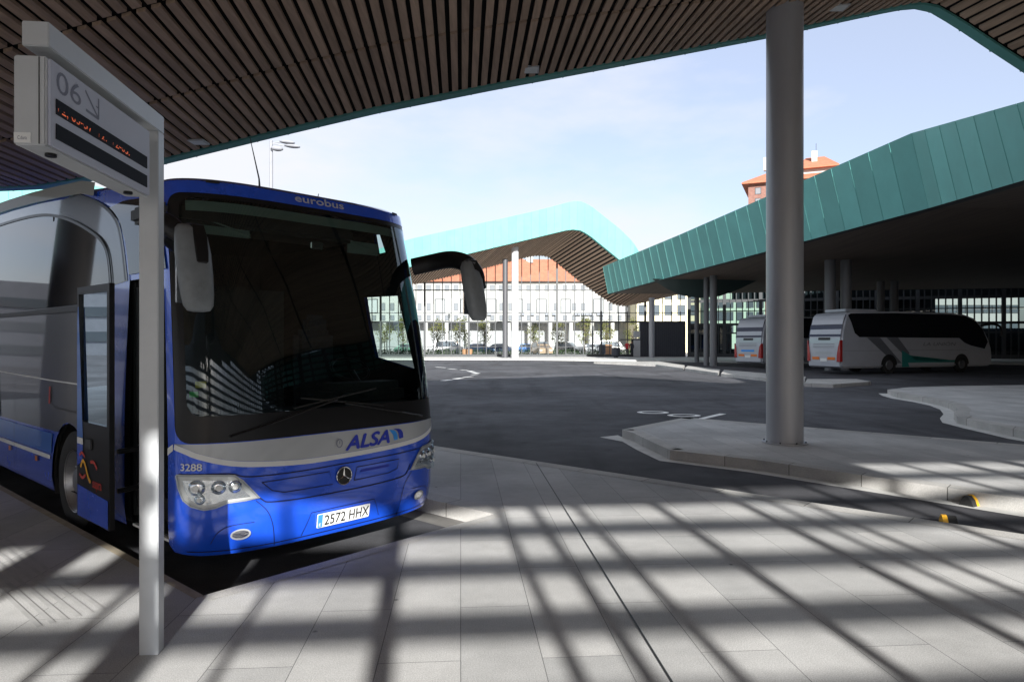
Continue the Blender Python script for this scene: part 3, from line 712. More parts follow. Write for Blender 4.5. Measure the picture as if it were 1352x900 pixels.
# ------------------------------------------------------------------ louvred facade behind the camera: casts the grid of light on the platform
def frosted(k=.25):
    m=mat('frosted_glass_bands',(.30,.31,.33),.5); n,l=nt(m); b=n['Principled BSDF']; o=n['Material Output']
    tr=n.new('ShaderNodeBsdfTransparent'); tr.inputs['Color'].default_value=(.85,.92,1,1); mx=n.new('ShaderNodeMixShader'); mx.inputs['Fac'].default_value=k
    l.new(b.outputs[0],mx.inputs[1]); l.new(tr.outputs[0],mx.inputs[2]); l.new(mx.outputs[0],o.inputs['Surface']); return m
def facade():
    t=empty('louvred_facade',(0,-6,PZ),math.atan(.09),'tall louvred station facade of flat bars and mullions behind the photographer','facade')
    def L(x0,x1,ztop,bmv,k0=-9):
        z=3.925-PZ
        zs=[]
        k=k0
        while True:
            c=z+.405*k
            o0,o1=c-.118,c+.118; k+=1
            if o0>ztop: break
            zs.append((o0,o1))
        lo=0.
        for o0,o1 in zs:
            if o0>lo: box(bmv,((x0+x1)/2,0,(lo+o0)/2),(x1-x0,.03,o0-lo))
            lo=o1
        tp=8 if x0<7 else (9.6 if x0<16 else 12.2); box(upper,((x0+x1)/2,0,(lo+tp)/2),(x1-x0,.03,tp-lo))
    def L2(x0,x1,a,b,bmv):
        L(x0,x1,4.3,bmv)
        # replace the solid upper band by one with a single opening
        upper.verts.ensure_lookup_table(); vs=upper.verts[len(upper.verts)-8:]; lo=min(v.co.z for v in vs); tp=max(v.co.z for v in vs)
        bmesh.ops.delete(upper,geom=vs,context='VERTS')
        for p,q in ((lo,a),(b,tp)): box(upper,((x0+x1)/2,0,(p+q)/2),(x1-x0,.03,q-p))
    upper=bmesh.new(); bm=bmesh.new(); L(-26,-2.75,4.3,bm); L(-2.75,-2.35,4.7,bm); L(-2.35,-1.85,4.3,bm); L(-1.85,-1.6,4.7,bm); L(-1.6,-.95,4.3,bm); L(-.73,-.58,5.1,bm,2); L2(-.58,.56,4.83-PZ,5.17-PZ,bm); L2(-.95,-.73,4.83-PZ,5.17-PZ,bm); L(.60,4.3,5.03,bm); L(4.3,7.0,5.43,bm); L(7.0,16,5.9,bm); L(16,18.5,7.2,bm); L(18.5,30,9.,bm)
    obj('louvres',bm,frosted(),t); obj('upper_panels',upper,frosted(.075),t)  # upper panels leak a little sun, added to lift the platform shade
    bm=bmesh.new()
    ref=[(-9.5,.1),(-8.3,.2),(-6.9,.08),(-5.8,.08),(-4.6,.2),(-3.6,.08),(-2.9,.07),(-2.04,.07),(-1.64,.27),(-1.05,.06),(-.17,.15),(.90,.09),(1.27,.10),(1.76,.09),(2.65,.11),(3.63,.12),(3.98,.07),(4.34,.08),(5.25,.1),(5.75,.07),(6.2,.12),(7.1,.1),(8,.2),(8.8,.25),(9.6,.2),(10.4,.35),(11.2,.2),(12,.25),(12.8,.35),(13.6,.2),(14.4,.25),(15.1,.3)]+[(16+.8*q,.32 if q%3==0 else .2) for q in range(17)]
    for r_,wd in ref:
        x=(r_+.83)*.965; hh=7.6 if x<15.5 else 10.6; box(bm,(x,-.05,hh/2),(wd,.06,hh))
    obj('mullions',bm,M['darkgrey'],t)
    t=empty('louvred_facade',(19,-5,PZ),R(90),'louvred station wall turning along the side of the bus bays, off to the right','facade')
    bm=bmesh.new()
    for k in range(26): box(bm,(8,0,.2+.43*k),(16,.04,.15))
    for k in range(20): box(bm,(k*.84,-.06,5.6),(.34 if k%4==0 else .16,.07,11))
    obj('louvres',bm,M['darkgrey'],t)
facade()

# ------------------------------------------------------------------ text helper
def text2d(s, size, bold=0., shear=0.):
    c=bpy.data.curves.new('txt','FONT'); c.body=s; c.size=size; c.offset=bold; c.shear=shear; c.resolution_u=4
    o=bpy.data.objects.new('txt',c); COL.objects.link(o)
    dg=bpy.context.evaluated_depsgraph_get(); me=bpy.data.meshes.new_from_object(o.evaluated_get(dg))
    V=[(v.co.x,v.co.y) for v in me.vertices]; Fc=[tuple(p.vertices) for p in me.polygons]
    bpy.data.objects.remove(o); bpy.data.curves.remove(c); bpy.data.meshes.remove(me)
    x0=min(v[0] for v in V); x1=max(v[0] for v in V); y0=min(v[1] for v in V); y1=max(v[1] for v in V)
    return V,Fc,(x0,x1,y0,y1)
def text_fit(bm, s, fn, x0, x1, z0, z1, bold=0., shear=0., rise=0.):
    V,Fc,(a,b,c,d_)=text2d(s,1.,0.,shear); k_=(z1-z0)/(d_-c)
    nrm=(fn(x0+.01,z0)-fn(x0,z0)).cross(fn(x0,z0+.01)-fn(x0,z0)).normalized()
    sh=[(0,0)] if bold<=0 else [(0,0),(bold*k_,0),(-bold*k_,0),(0,bold*k_*.7),(0,-bold*k_*.7)]
    for n_,(dx,dz) in enumerate(sh):
        vs=[]
        for x,y in V:
            fx=(x-a)/(b-a); fy=(y-c)/(d_-c)
            vs.append(bm.verts.new(fn(x0+(x1-x0)*fx+dx, z0+(z1-z0)*fy+rise*fx+dz)+nrm*.0005*n_))
        for f in Fc:
            try: bm.faces.new([vs[i] for i in f])
            except Exception: pass
    return bm

# ------------------------------------------------------------------ the blue coach
ANG=R(48.7); UU=(math.cos(ANG),math.sin(ANG)); BB=(-UU[1],UU[0])
C0=(-2.55+1.31*UU[0],5.12+1.31*UU[1])
NN=400; TH=[math.copysign(abs(q)**1.8,q)*math.pi/2 for q in [-1+2*i/NN for i in range(NN+1)]]
def refc(th):
    s=math.sin(th); c=max(0,math.cos(th)); return (math.copysign(abs(s)**.5,s),.1-.4*c)
PT=[(1.275*refc(t)[0],refc(t)[1]) for t in TH]; SS=[0]
for i in range(NN): SS.append(SS[-1]+math.dist(PT[i],PT[i+1]))
LL=SS[-1]/2; SS=[v-LL for v in SS]
def rake(z):
    if z<.5: return .04*((.5-z)/.22)**2
    return 0 if z<1.1 else .35*((z-1.1)/1.95)**1.35
def wid(z):
    if z<.5: return 1.275-.03*((.5-z)/.22)**2
    return 1.275 if z<1.2 else 1.275-.08*((z-1.2)/1.9)**1.3
def surf(s,z):
    if abs(s)>=LL:
        e=abs(s)-LL; return (math.copysign(wid(z),s),.1+e+rake(z)*max(0,1-e))
    lo,hi=0,NN
    while hi-lo>1:
        m=(lo+hi)//2
        if SS[m]<=s: lo=m
        else: hi=m
    f=(s-SS[lo])/(SS[hi]-SS[lo]); x=(PT[lo][0]+f*(PT[hi][0]-PT[lo][0]))/1.275; y=PT[lo][1]+f*(PT[hi][1]-PT[lo][1])
    return (wid(z)*x,y+rake(z))
def skin(s,z,off=0.):
    x,y=surf(s,z)
    if not off: return Vector((x,y,z))
    e=.02; a=surf(s-e,z); b=surf(s+e,z); c=surf(s,z-e); d_=surf(s,z+e)
    ts=Vector((b[0]-a[0],b[1]-a[1],0)); tz=Vector((d_[0]-c[0],d_[1]-c[1],2*e))
    n_=ts.cross(tz).normalized()
    return Vector((x,y,z))+n_*off
def cut(bm, step_s, step_z, bb):
    s=math.ceil(bb[0]/step_s)*step_s
    while s<bb[1]:
        if (abs(s)<1.9) or abs(round(s/.5)*.5-s)<1e-6:
            bmesh.ops.bisect_plane(bm,geom=bm.verts[:]+bm.edges[:]+bm.faces[:],plane_co=(s,0,0),plane_no=(1,0,0))
        s+=step_s
    z=math.ceil(bb[2]/step_z)*step_z
    while z<bb[3]:
        bmesh.ops.bisect_plane(bm,geom=bm.verts[:]+bm.edges[:]+bm.faces[:],plane_co=(0,0,z),plane_no=(0,0,1)); z+=step_z
def patch(name, outer, m, parent, off=.004, holes=(), step=(.05,.12), thick=0., smooth=True, fn=None):
    bm=bmesh.new(); es=[]
    if isinstance(outer,Strip):
        va=[bm.verts.new((p[0],0,p[1])) for p in outer.A]; vb=[bm.verts.new((p[0],0,p[1])) for p in outer.B]
        for i in range(len(va)-1):
            try: bm.faces.new((va[i],va[i+1],vb[i+1],vb[i]))
            except Exception: pass
    for loop in ([] if isinstance(outer,Strip) else [outer]+list(holes)):
        vs=[bm.verts.new((a,0,b)) for a,b in loop]
        for i in range(len(vs)): es.append(bm.edges.new((vs[i],vs[(i+1)%len(vs)])))
    if holes: bmesh.ops.triangle_fill(bm,edges=es,use_beauty=True,use_dissolve=False,normal=(0,-1,0))
    elif not isinstance(outer,Strip): bm.faces.new([v for v in bm.verts])
    xs=[p[0] for p in outer]; zs=[p[1] for p in outer]
    bmesh.ops.triangulate(bm,faces=bm.faces[:])
    cut(bm,step[0],step[1],(min(xs),max(xs),min(zs),max(zs)))
    for f in bm.faces:
        f.normal_update()
        if f.normal.y>0: f.normal_flip()
    f_=fn or (lambda s,z:skin(s,z,off))
    for v in bm.verts: v.co=f_(v.co.x,v.co.z)
    if thick:
        bmesh.ops.solidify(bm,geom=bm.faces[:],thickness=thick)
    return obj(name,bm,m,parent,smooth=smooth,sharp=35)
class Strip(list): pass
def lineloop(pts,wd):
    """polyline in (s,z) widened into a closed outline"""
    P=[Vector(p) for p in pts]; A=[];B=[]
    for i,p in enumerate(P):
        t=(P[min(i+1,len(P)-1)]-P[max(i-1,0)]).normalized(); n_=Vector((-t.y,t.x))*wd/2
        A.append(tuple(p+n_)); B.append(tuple(p-n_))
    s_=Strip(A+B[::-1]); s_.A=A; s_.B=B; return s_
def curve2(pts,n=5): return [(p.x,p.y) for p in smoothpath([(a,b,0) for a,b in pts],n)]
def rr(x0,x1,z0,z1,r,n=5):
    out=[]
    for cx_,cz,a0 in ((x1-r,z0+r,-90),(x1-r,z1-r,0),(x0+r,z1-r,90),(x0+r,z0+r,180)):
        for k in range(n+1):
            a=R(a0+90*k/n); out.append((cx_+r*math.cos(a),cz+r*math.sin(a)))
    return out
def zt(e):   # wall top height against distance behind the front corner
    return interp([(0,3.185),(.3,3.19),(1.,3.235),(2.25,3.37),(3.7,3.49),(5.7,3.60),(8,3.64),(12,3.62)],max(0,e))

def bus():
    t=empty('coach',(C0[0],C0[1],0),ANG,'blue and silver coach with open front door, parked nose-in at the near platform','coach')
    E=LL+11.9
    Ws=1.40
    top=[]
    s=E
    while s>-E-.01:
        top.append((s,zt(abs(s)-LL))); s-= .5 if abs(s)>2.2 else .1
    arch=lambda c,sg:[(sg*(LL+c+.56*math.cos(a)),.5+.56*math.sin(a)) for a in [R(-32+244*k/16) for k in range(17)]]
    def bottom():
        out=[]
        for s0 in (-1,1):
            pass
        return out
    # outline from rear-left bottom along the bottom to rear-right, with wheel arches cut in
    out=[(-E,.33)]
    def arc_pts(c,sg):
        a=math.asin((.33-.5)/.58); pts=[]
        for k in range(15):
            th=math.pi-a-( math.pi-2*a)*k/14
            pts.append((sg*(LL+c)+.58*math.cos(th),.5+.58*math.sin(th)))
        return pts
    out+=arc_pts(9.0,-1)+arc_pts(2.5-.1,-1)
    out+=[(-LL-.95,.33),(-LL-.95,2.42),(-LL-.06,2.42),(-LL-.06,.33),(-LL+.02,.28)]   # door opening cut straight through
    out+=[(-1.2,.262),(-.6,.25),(0,.245),(.6,.25),(1.2,.262),(LL,.28),(LL+.3,.33)]
    out+=arc_pts(2.4,1)+arc_pts(9.0,1)
    out+=[(E,.33)]
    ws=rr(-Ws,Ws,1.125,3.085,.13)
    dw=[(LL+.03,1.60),(LL+.72,1.72),(LL+.80,2.0),(LL+.89,2.39),(LL+.16,2.385)]
    uw=[(LL+.28,2.86),(LL+.50,2.85),(LL+.53,3.07),(LL+.36,3.06)]
    outline=out+top
    body=patch('body',outline,M['blue'],t,off=0.,holes=[ws,dw,uw],step=(.05,.12))
    patch('interior_lining',outline,M['dark'],t,off=-.045,holes=[rr(-Ws+.02,Ws-.02,1.14,3.07,.1),dw,uw],step=(.1,.3))
    # roof cap
    bm=bmesh.new(); ring0=[]; s=-E
    pts=[]
    while s<=E+.01: pts.append(s); s+= .5 if abs(s)>2.2 else .05
    rings=[]
    for ins,rise in ((0,0),(.03,.03),(.10,.055),(.25,.085),(.6,.12),(1.1,.14)):
        rg=[]
        for s in pts:
            z=zt(abs(s)-LL); p_=skin(s,z); k=(1.195-ins)/1.195
            y=p_.y+ins*1.7*max(0,1-max(0,abs(s)-LL)/1.5)
            rg.append(bm.verts.new((p_.x*k,y,z+rise*(1 if abs(s)>LL else 1))))
        rings.append(rg)
    for a,b in zip(rings,rings[1:]):
        for i in range(len(pts)-1): bm.faces.new((a[i],a[i+1],b[i+1],b[i]))
    n2=len(pts)
    for i in range(n2//2):
        if i!=n2-1-i and i+1<=n2-2-i: 
            try: bm.faces.new((rings[-1][i],rings[-1][i+1],rings[-1][n2-2-i],rings[-1][n2-1-i]))
            except Exception: pass
    bmesh.ops.recalc_face_normals(bm,faces=bm.faces)
    obj('roof',bm,M['blue'],t,smooth=True)
    bm=bmesh.new(); quad(bm,[(-1.27,12,.33),(1.27,12,.33),(1.2,12,3.62),(-1.2,12,3.62)]); quad(bm,[(-1.2,.1,.36),(1.2,.1,.36),(1.2,12,.36),(-1.2,12,.36)]); obj('rear_and_floor',bm,M['dark'],t)
    # roof edge fairing
    for sg in (-1,1):
        P0=[(sg*(LL+e),zt(e)+.015+(.035 if e>2 else 0)) for e in [1.9,2.3,3,4,5,6,7,8,9,10,11]]
        patch('roof_fairing',lineloop(P0,.13),mat('fairing_grey',(.26,.27,.25),.5,coat=.2) if sg<0 else M['silver'],t,off=.03,step=(.5,.3))
    # side livery (door side and driver side)
    for sg in (-1,1):
        def S(pts):
            o=[(sg*a,b) for a,b in pts]
            if isinstance(pts,Strip):
                o=Strip(o); o.A=[(sg*a,b) for a,b in pts.A]; o.B=[(sg*a,b) for a,b in pts.B]
            return o
        e=lambda k:LL+k
        up=[(e(11.7),.95),(e(11.7),3.5)]+[(e(q),zt(q)-.03) for q in (9,7,5,3.7,2.9)]
        arc2=curve2([(e(2.56),3.40),(e(1.75),3.185),(e(1.334),2.992),(e(1.155),2.769),(e(1.0),2.42)])
        grey=up+arc2+[(e(1.33),2.40),(e(1.33),2.22),(e(1.33),.95)]
        # notch for the front wheel arch
        grey=[p for p in grey]+[(e(1.95),.95)]+[(e(2.4)+.585*math.cos(a),.5+.585*math.sin(a)) for a in [R(128-76*k/8) for k in range(9)]]
        patch('side_panel',S(grey),M['grey'],t,off=.004,step=(.5,.2))
        arc1=curve2([(e(10.5),3.44),(e(7.5),3.43),(e(5.57),3.413),(e(3.86),3.334),(e(2.87),3.19),(e(2.02),2.963),(e(1.58),2.775),(e(1.41),2.517),(e(1.37),2.26)])
        patch('side_window',S(arc1+[(e(11),2.26),(e(11),3.4)]),M['sideglass'],t,off=.010,step=(.5,.2))
        patch('window_trim',S(lineloop(arc1,.03)),M['black'],t,off=.02,step=(.25,.3))
        patch('window_trim',S(lineloop(arc2,.03)),M['black'],t,off=.02,step=(.25,.3))
        dg=[(e(-.02),2.47)]+[(e(.95),2.47),(e(1.08),2.76),(e(1.26),2.97),(e(1.6),3.12),(e(1.2),3.14),(e(.5),3.10),(e(.08),3.03)]
        if sg<0: patch('side_window',S(dg),M['sideglass'],t,off=.010,step=(.25,.2))
        patch('belt_moulding',S(lineloop([(e(1.35),2.215),(e(11.5),2.225)],.05)),M['darkgrey'],t,off=.022,step=(.5,.3))
        patch('panel_gap',S(lineloop([(e(1.35),1.475),(e(3),1.485),(e(5.2),1.52),(e(11.5),1.55)],.014)),M['white_stripe'],t,off=.008,step=(.5,.3))
        patch('panel_gap',S(lineloop([(e(1.35),1.19),(e(2.9),1.21)],.01)),M['black'],t,off=.008,step=(.5,.3))
        for q in (2.95,4.4,6.0,7.6): patch('panel_gap',S(lineloop([(e(q),.40),(e(q),1.46)],.008)),M['black'],t,off=.012,step=(.5,.3))
        patch('stripe',S([(e(2.99),.72),(e(8.3),.70),(e(8.3),.93),(e(2.93),.93)]),M['lightblue'],t,off=.006,step=(.5,.3))
        patch('stripe',S([(e(3.02),.655),(e(8.3),.645),(e(8.3),.69),(e(3.01),.70)]),M['white_stripe'],t,off=.007,step=(.5,.3))
        patch('deep_blue_panel',S([(e(5.05),.95),(e(11),.95),(e(11),1.53),(e(5.15),1.50)]),M['blue'],t,off=.010,step=(.5,.3))
        for q in (3.45,4.55): 
            patch('marker_lamp',S(rr(e(q),e(q)+.09,.585,.64,.01)),M['amber'],t,off=.014,step=(.5,.3))
        patch('warning_sticker',S(rr(e(3.0),e(3.05),1.24,1.42,.01)),M['redp'],t,off=.012,step=(.5,.3))
    # front: band, stripe, hood, lamps
    low=curve2([(-LL+.05,1.085),(-1.30,1.055),(-1.213,1.02),(-1.,.958),(-.776,.925),(-.39,.897),(0,.897),(.39,.908),(.776,.93),(1.,.962),(1.213,1.02),(1.33,1.065),(LL-.03,1.10)])
    topb=[(LL-.03,1.150),(1.3,1.130),(.8,1.12),(-.8,1.12),(-1.3,1.12),(-LL+.05,1.118)]
    patch('grey_band',[(a,b+.035) for a,b in low]+[(a,b) for a,b in topb],M['silver'],t,off=.004)
    patch('white_band',lineloop([(a,b+.012) for a,b in low],.042),M['white_stripe'],t,off=.006)
    patch('stripe',[(-LL-.055,1.075),(-LL+.035,1.115),(-LL+.035,1.065),(-LL-.055,1.02)],M['white_stripe'],t,off=.006)
    gap=mat('panel_gap_shadow',(.004,.008,.05),.6)
    hood=curve2([(-1.36,.893),(-1.0,.888),(-.834,.846),(-.39,.835),(0,.84),(.39,.846),(.9,.862),(1.3,.893)])
    patch('hood_seam',lineloop(hood,.009),gap,t,off=.005)
    hb=curve2([(-.80,.72),(-.74,.655),(-.67,.626),(-.39,.610),(0,.606),(.39,.612),(.66,.63),(.73,.665),(.77,.73)])
    patch('hood_seam',lineloop(hb,.010),gap,t,off=.005)
    for sg in (-1,1):
        patch('bumper_seam',lineloop([(sg*a,b) for a,b in curve2([(.79,.655),(.70,.56),(.655,.44),(.635,.27)])],.006),gap,t,off=.005)
        # headlight
        hl=[(1.375,.885),(1.15,.885),(.95,.868),(.89,.82),(.765,.672),(.86,.672),(1.0,.668),(1.08,.638),(1.16,.628),(1.25,.655),(1.31,.70),(1.355,.79)]
        if sg<0: hs=[(-a,b) for a,b in hl]
        else: hs=[(a,b) for a,b in hl]
        H0=patch('headlight',hs,mat('lamp_housing',(.75,.75,.73),.3,metal=.2),t,off=.005,step=(.06,.06))
        cx_=sum(p[0] for p in hs)/len(hs); cz=sum(p[1] for p in hs)/len(hs)+.01
        inn=[(cx_+(a-cx_)*.80,cz+(b-cz)*.74) for a,b in hs]
        patch('lamp_reflector',inn,M['reflector'],H0,off=.010,step=(.03,.03))
        for (ls,lz,lr) in ((1.21,.795,.062),(1.06,.79,.055),(.945,.785,.05),(1.19,.705,.04)):
            bm=bmesh.new(); bmesh.ops.create_uvsphere(bm,u_segments=20,v_segments=10,radius=lr)
            c=skin(sg*ls,lz,.0); c2=skin(sg*ls,lz,1.)-c
            for v in bm.verts: v.co=Vector((v.co.x,v.co.y,v.co.z)); k=v.co.dot(c2); v.co=c+v.co-c2*k*.55+c2*.012
            obj('lamp_bulb',bm,M['chrome'],H0,smooth=True)
            bm=bmesh.new(); p0=skin(sg*ls,lz,.03); p1=skin(sg*ls,lz,.04); tube(bm,[p0,p1],[lr*.45,lr*.35],16); obj('lamp_bulb',bm,M['plate'],H0,smooth=True)
        patch('lamp_cover',hs,M['lens'],H0,fn=lambda s,z:skin(s,z,.034-.4*max(0,abs(s-cx_)-.2)*.1),step=(.06,.06))
        patch('lamp_rim',lineloop(hs+[hs[0]],.016),M['silver'],H0,off=.012,step=(.06,.06))
        # fog lamp
        fl=[(sg*.905+.07*math.cos(2*math.pi*k/20),.412+.037*math.sin(2*math.pi*k/20)) for k in range(20)]
        f0=patch('fog_lamp',fl,M['reflector'],t,off=.008,step=(.03,.03)); patch('lamp_rim',lineloop(fl+[fl[0]],.012),M['silver'],f0,off=.012,step=(.05,.05))
        patch('bumper_seam',lineloop([(sg*a,b) for a,b in curve2([(1.12,.36),(1.07,.44),(.98,.485),(.80,.49)])],.005),gap,t,off=.005)
        # recessed hood slots
        if sg<0: sl=[(-.74,.790),(-.14,.792),(-.11,.68),(-.56,.685),(-.66,.715)]
        else: sl=[(.11,.68),(.14,.792),(.62,.800),(.60,.715),(.5,.69)]
        patch('hood_recess',lineloop(sl+[sl[0]],.007),gap,t,off=.005)
    patch('grille_text',lineloop([(.18,.752),(.50,.757)],.022),M['navy'],t,off=.005)
    # star badge
    ctr=(0.,.738); rr_=.075
    bd=patch('badge',[(ctr[0]+rr_*math.cos(2*math.pi*k/32),ctr[1]+rr_*1.0*math.sin(2*math.pi*k/32)) for k in range(32)],M['ink'],t,off=.010,step=(.05,.05))
    cir=[(ctr[0]+rr_*math.cos(2*math.pi*k/32),ctr[1]+rr_*math.sin(2*math.pi*k/32)) for k in range(33)]
    bm=bmesh.new(); tube(bm,[skin(a,b,.014) for a,b in cir],.006,8,cap=False); obj('badge_ring',bm,M['chrome'],bd,smooth=True)
    bm=bmesh.new()
    for a0 in (90,210,330):
        tip=(ctr[0]+rr_*math.cos(R(a0)),ctr[1]+rr_*math.sin(R(a0)))
        l_=(ctr[0]+.011*math.cos(R(a0+90)),ctr[1]+.011*math.sin(R(a0+90))); r_=(ctr[0]+.011*math.cos(R(a0-90)),ctr[1]+.011*math.sin(R(a0-90)))
        c=skin(*ctr,.026); vs=[bm.verts.new(x) for x in (skin(*tip,.015),skin(*l_,.014),c,skin(*r_,.014))]
        bm.faces.new((vs[0],vs[1],vs[2])); bm.faces.new((vs[0],vs[2],vs[3]))
    obj('badge_star',bm,M['chrome'],bd)
    # small round emblem
    c2=(-.045,1.022); em=patch('emblem',[(c2[0]+.028*math.cos(2*math.pi*k/24),c2[1]+.034*math.sin(2*math.pi*k/24)) for k in range(24)],M['silver'],t,off=.008,step=(.05,.05))
    ce=[(c2[0]+.028*math.cos(2*math.pi*k/24),c2[1]+.034*math.sin(2*math.pi*k/24)) for k in range(25)]
    patch('emblem_ring',lineloop(ce,.009),M['signgrey'],em,off=.011,step=(.05,.05))
    patch('emblem_ring',lineloop([(c2[0],c2[1]-.005),(c2[0]+.002,c2[1]+.022)],.006),M['signgrey'],em,off=.011)
    # lettering
    bm=bmesh.new(); text_fit(bm,'ALSA',lambda s,z:skin(s,z,.008),.022,.498,.952,1.070,bold=.045,shear=.28,rise=.016); obj('lettering',bm,M['navy'],t)
    sw=curve2([(.508,1.082),(.56,1.072),(.592,1.04),(.602,.985)])
    patch('logo_swoosh',[(.498,1.085)]+[(a,b) for a,b in sw]+[(.555,.980),(.545,1.03)],M['sky_logo'],t,off=.008)
    sw=curve2([(.575,1.086),(.63,1.078),(.664,1.045),(.672,.995)])
    patch('logo_swoosh',[(.545,1.088)]+sw+[(.620,.988),(.612,1.04),(.59,1.068)],M['navy'],t,off=.009)
    bm=bmesh.new(); text_fit(bm,'3288',lambda s,z:skin(s,z,.008),-1.335,-1.175,.922,.975,bold=.02); obj('lettering',bm,M['white_stripe'],t)
    bm=bmesh.new(); text_fit(bm,'eurobus',lambda s,z:skin(s,z,.006),-.26,.275,3.118,3.182,bold=.03); obj('lettering',bm,mat('pale_lettering',(.45,.48,.55),.5),t)
    # number plate
    pl=patch('number_plate',rr(-.262,.275,.335,.452,.008,2),M['plate'],t,off=.016,thick=.006)
    patch('plate_band',[(-.258,.34),(-.212,.34),(-.212,.447),(-.258,.447)],M['plateblue'],pl,off=.0185)
    bm=bmesh.new(); text_fit(bm,'2572',lambda s,z:skin(s,z,.0195),-.195,.015,.353,.435,bold=.012); text_fit(bm,'HHX',lambda s,z:skin(s,z,.0195),.055,.262,.353,.435,bold=.012); obj('plate_text',bm,M['ink'],pl)
    bm=bmesh.new(); text_fit(bm,'E',lambda s,z:skin(s,z,.0195),-.246,-.226,.352,.376); obj('plate_text',bm,M['plate'],pl)
    patch('plate_recess',lineloop([(-.40,.295),(-.315,.475),(.33,.478),(.40,.32)],.006),gap,t,off=.005)
    patch('bumper_seam',lineloop([(-1.3,.30),(-.6,.285),(0,.283),(.6,.285),(1.3,.30)],.008),gap,t,off=.004)
    # windscreen: black border ring + clear pane
    inner=rr(-1.285,1.275,1.33,3.045,.10)
    inner2=[(a,b-.10*max(0,1-(abs(a)/1.0)**2)*.0) for a,b in inner]
    wsp=patch('windscreen',ws,M['black'],t,off=-.003,holes=[inner2],step=(.05,.12))
    M['black'].node_tree.nodes['Principled BSDF'].inputs['Roughness'].default_value=.3; M['black'].node_tree.nodes['Principled BSDF'].inputs['Specular IOR Level'].default_value=.3
    patch('windscreen_pane',inner2,M['screen'],wsp,off=-.004,step=(.05,.10))
    patch('windscreen_sticker',[(-1.215,1.545),(-1.135,1.545),(-1.135,1.592),(-1.215,1.592)],M['yellow'],wsp,off=-.010)
    patch('windscreen_sticker',[(-1.265,1.475),(-1.195,1.475),(-1.195,1.515),(-1.265,1.515)],M['green'],wsp,off=-.010)
    patch('header_strip',[(-1.25,2.955),(1.24,2.955),(1.24,3.04),(-1.25,3.04)],M['liner'],t,off=-.05)
    for a,b in (((-.98,1.17),(-.05,1.40)),((.95,1.17),(.02,1.36))):
        bm=bmesh.new(); tube(bm,[skin(a[0],a[1],.02),skin((a[0]*2+b[0])/3,(a[1]*2+b[1])/3,.03),skin(b[0],b[1],.02)],.009,6)
        w_=obj('wiper',bm,M['black'],t)
        bm=bmesh.new(); P_=[skin(b[0]+(-.42+.084*k)*math.copysign(1,-b[0]+.001 if a[0]>0 else 1),b[1]-.05+.012*k,.012) for k in range(11)]; tube(bm,P_,.007,6); obj('wiper_blade',bm,M['rubber'],w_)
    # clearance lamp and aerials
    for s in (-1.0,1.0): patch('clearance_lamp',rr(s-.055,s+.055,3.168,3.192,.01),M['ink'],t,off=.012)
    for s,y,h,lean in ((-.27,.62,.52,-.10),(.33,.62,.12,.02)):
        p_=Vector((s,y,3.24)); bm=bmesh.new(); tube(bm,[p_,p_+Vector((lean*.1,0,h*.3)),p_+Vector((lean,0,h))],[.012,.007,.003],6); obj('aerial',bm,M['black'],t)
    # mirrors
    for sg in (-1,1):
        hx=1.40 if sg<0 else 1.31; ln=.17 if sg<0 else .27
        P_=[(sg*1.20,.16,2.66),(sg*1.36,-.02,2.70),(sg*1.47,-.20,2.715),(sg*1.49,-.38,2.70),(sg*1.44,-.50,2.62)] if sg<0 else [(1.19,.18,2.67),(1.30,.02,2.71),(1.34,-.16,2.73),(1.35,-.32,2.715),(1.37,-.46,2.66),(1.395,-.56,2.56),(1.40,-.61,2.42)]
        bm=bmesh.new(); sp_=smoothpath(P_,6); tube(bm,sp_,[.060-.022*max(0,(q-len(sp_)*.6)/(len(sp_)*.4)) for q in range(len(sp_))],14,flat=1.5); a_=obj('mirror_arm',bm,M['black'],t,smooth=True,sharp=60)
        # head: rounded drop shape
        bm=bmesh.new(); rows=[]
        prof=[(2.70,.055,.050,-.03),(2.675,.095,.075,-.015),(2.62,.122,.090,0),(2.5,.135,.098,.005),(2.35,.132,.095,.01),(2.22,.124,.088,.014),(2.14,.112,.078,.016),(2.105,.085,.055,.018),(2.098,.04,.03,.018)]
        for z,w_,dd,dx in prof:
            rg=[]
            for k in range(24):
                a=2*math.pi*k/24; c,s_=math.cos(a),math.sin(a)
                ex=math.copysign(abs(c)**.62,c)*w_*.86; ey=math.copysign(abs(s_)**.72,s_)*dd
                if s_>0: ey*=.35
                rg.append(bm.verts.new((sg*hx+ (-sg)*dx+ex, -.50+ey-(2.70-z)*ln, z)))
            rows.append(rg)
        for a,b in zip(rows,rows[1:]):
            for k in range(24): bm.faces.new((a[k],a[(k+1)%24],b[(k+1)%24],b[k]))
        bm.faces.new(rows[0]); bm.faces.new(rows[-1][::-1]); bmesh.ops.recalc_face_normals(bm,faces=bm.faces)
        hd=obj('mirror_housing',bm,M['mirror_shell'],t,smooth=True,sharp=60)
        # black spine running over the top
        bm=bmesh.new(); x_=sg*hx+.03
        rows=[]
        for z,yy,hw in ((2.715,-.50,.05),(2.70,-.565,.052),(2.62,-.614,.052),(2.5,-.641,.05),(2.44,-.648,.045),(2.425,-.638,.03)):
            rows.append((bm.verts.new((x_-hw,yy+.02,z)),bm.verts.new((x_-hw*.8,yy,z)),bm.verts.new((x_+hw*.8,yy,z)),bm.verts.new((x_+hw,yy+.02,z))))
        for a,b in zip(rows,rows[1:]):
            for j in range(3): bm.faces.new((a[j],a[j+1],b[j+1],b[j]))
        bmesh.ops.recalc_face_normals(bm,faces=bm.faces); obj('mirror_spine',bm,M['black'],hd,smooth=True)
        bm=bmesh.new(); box(bm,(sg*hx,-.515 if sg<0 else -.545,2.36),(.20,.012,.40),bev=.005); obj('mirror_glass',bm,M['chrome'],hd)
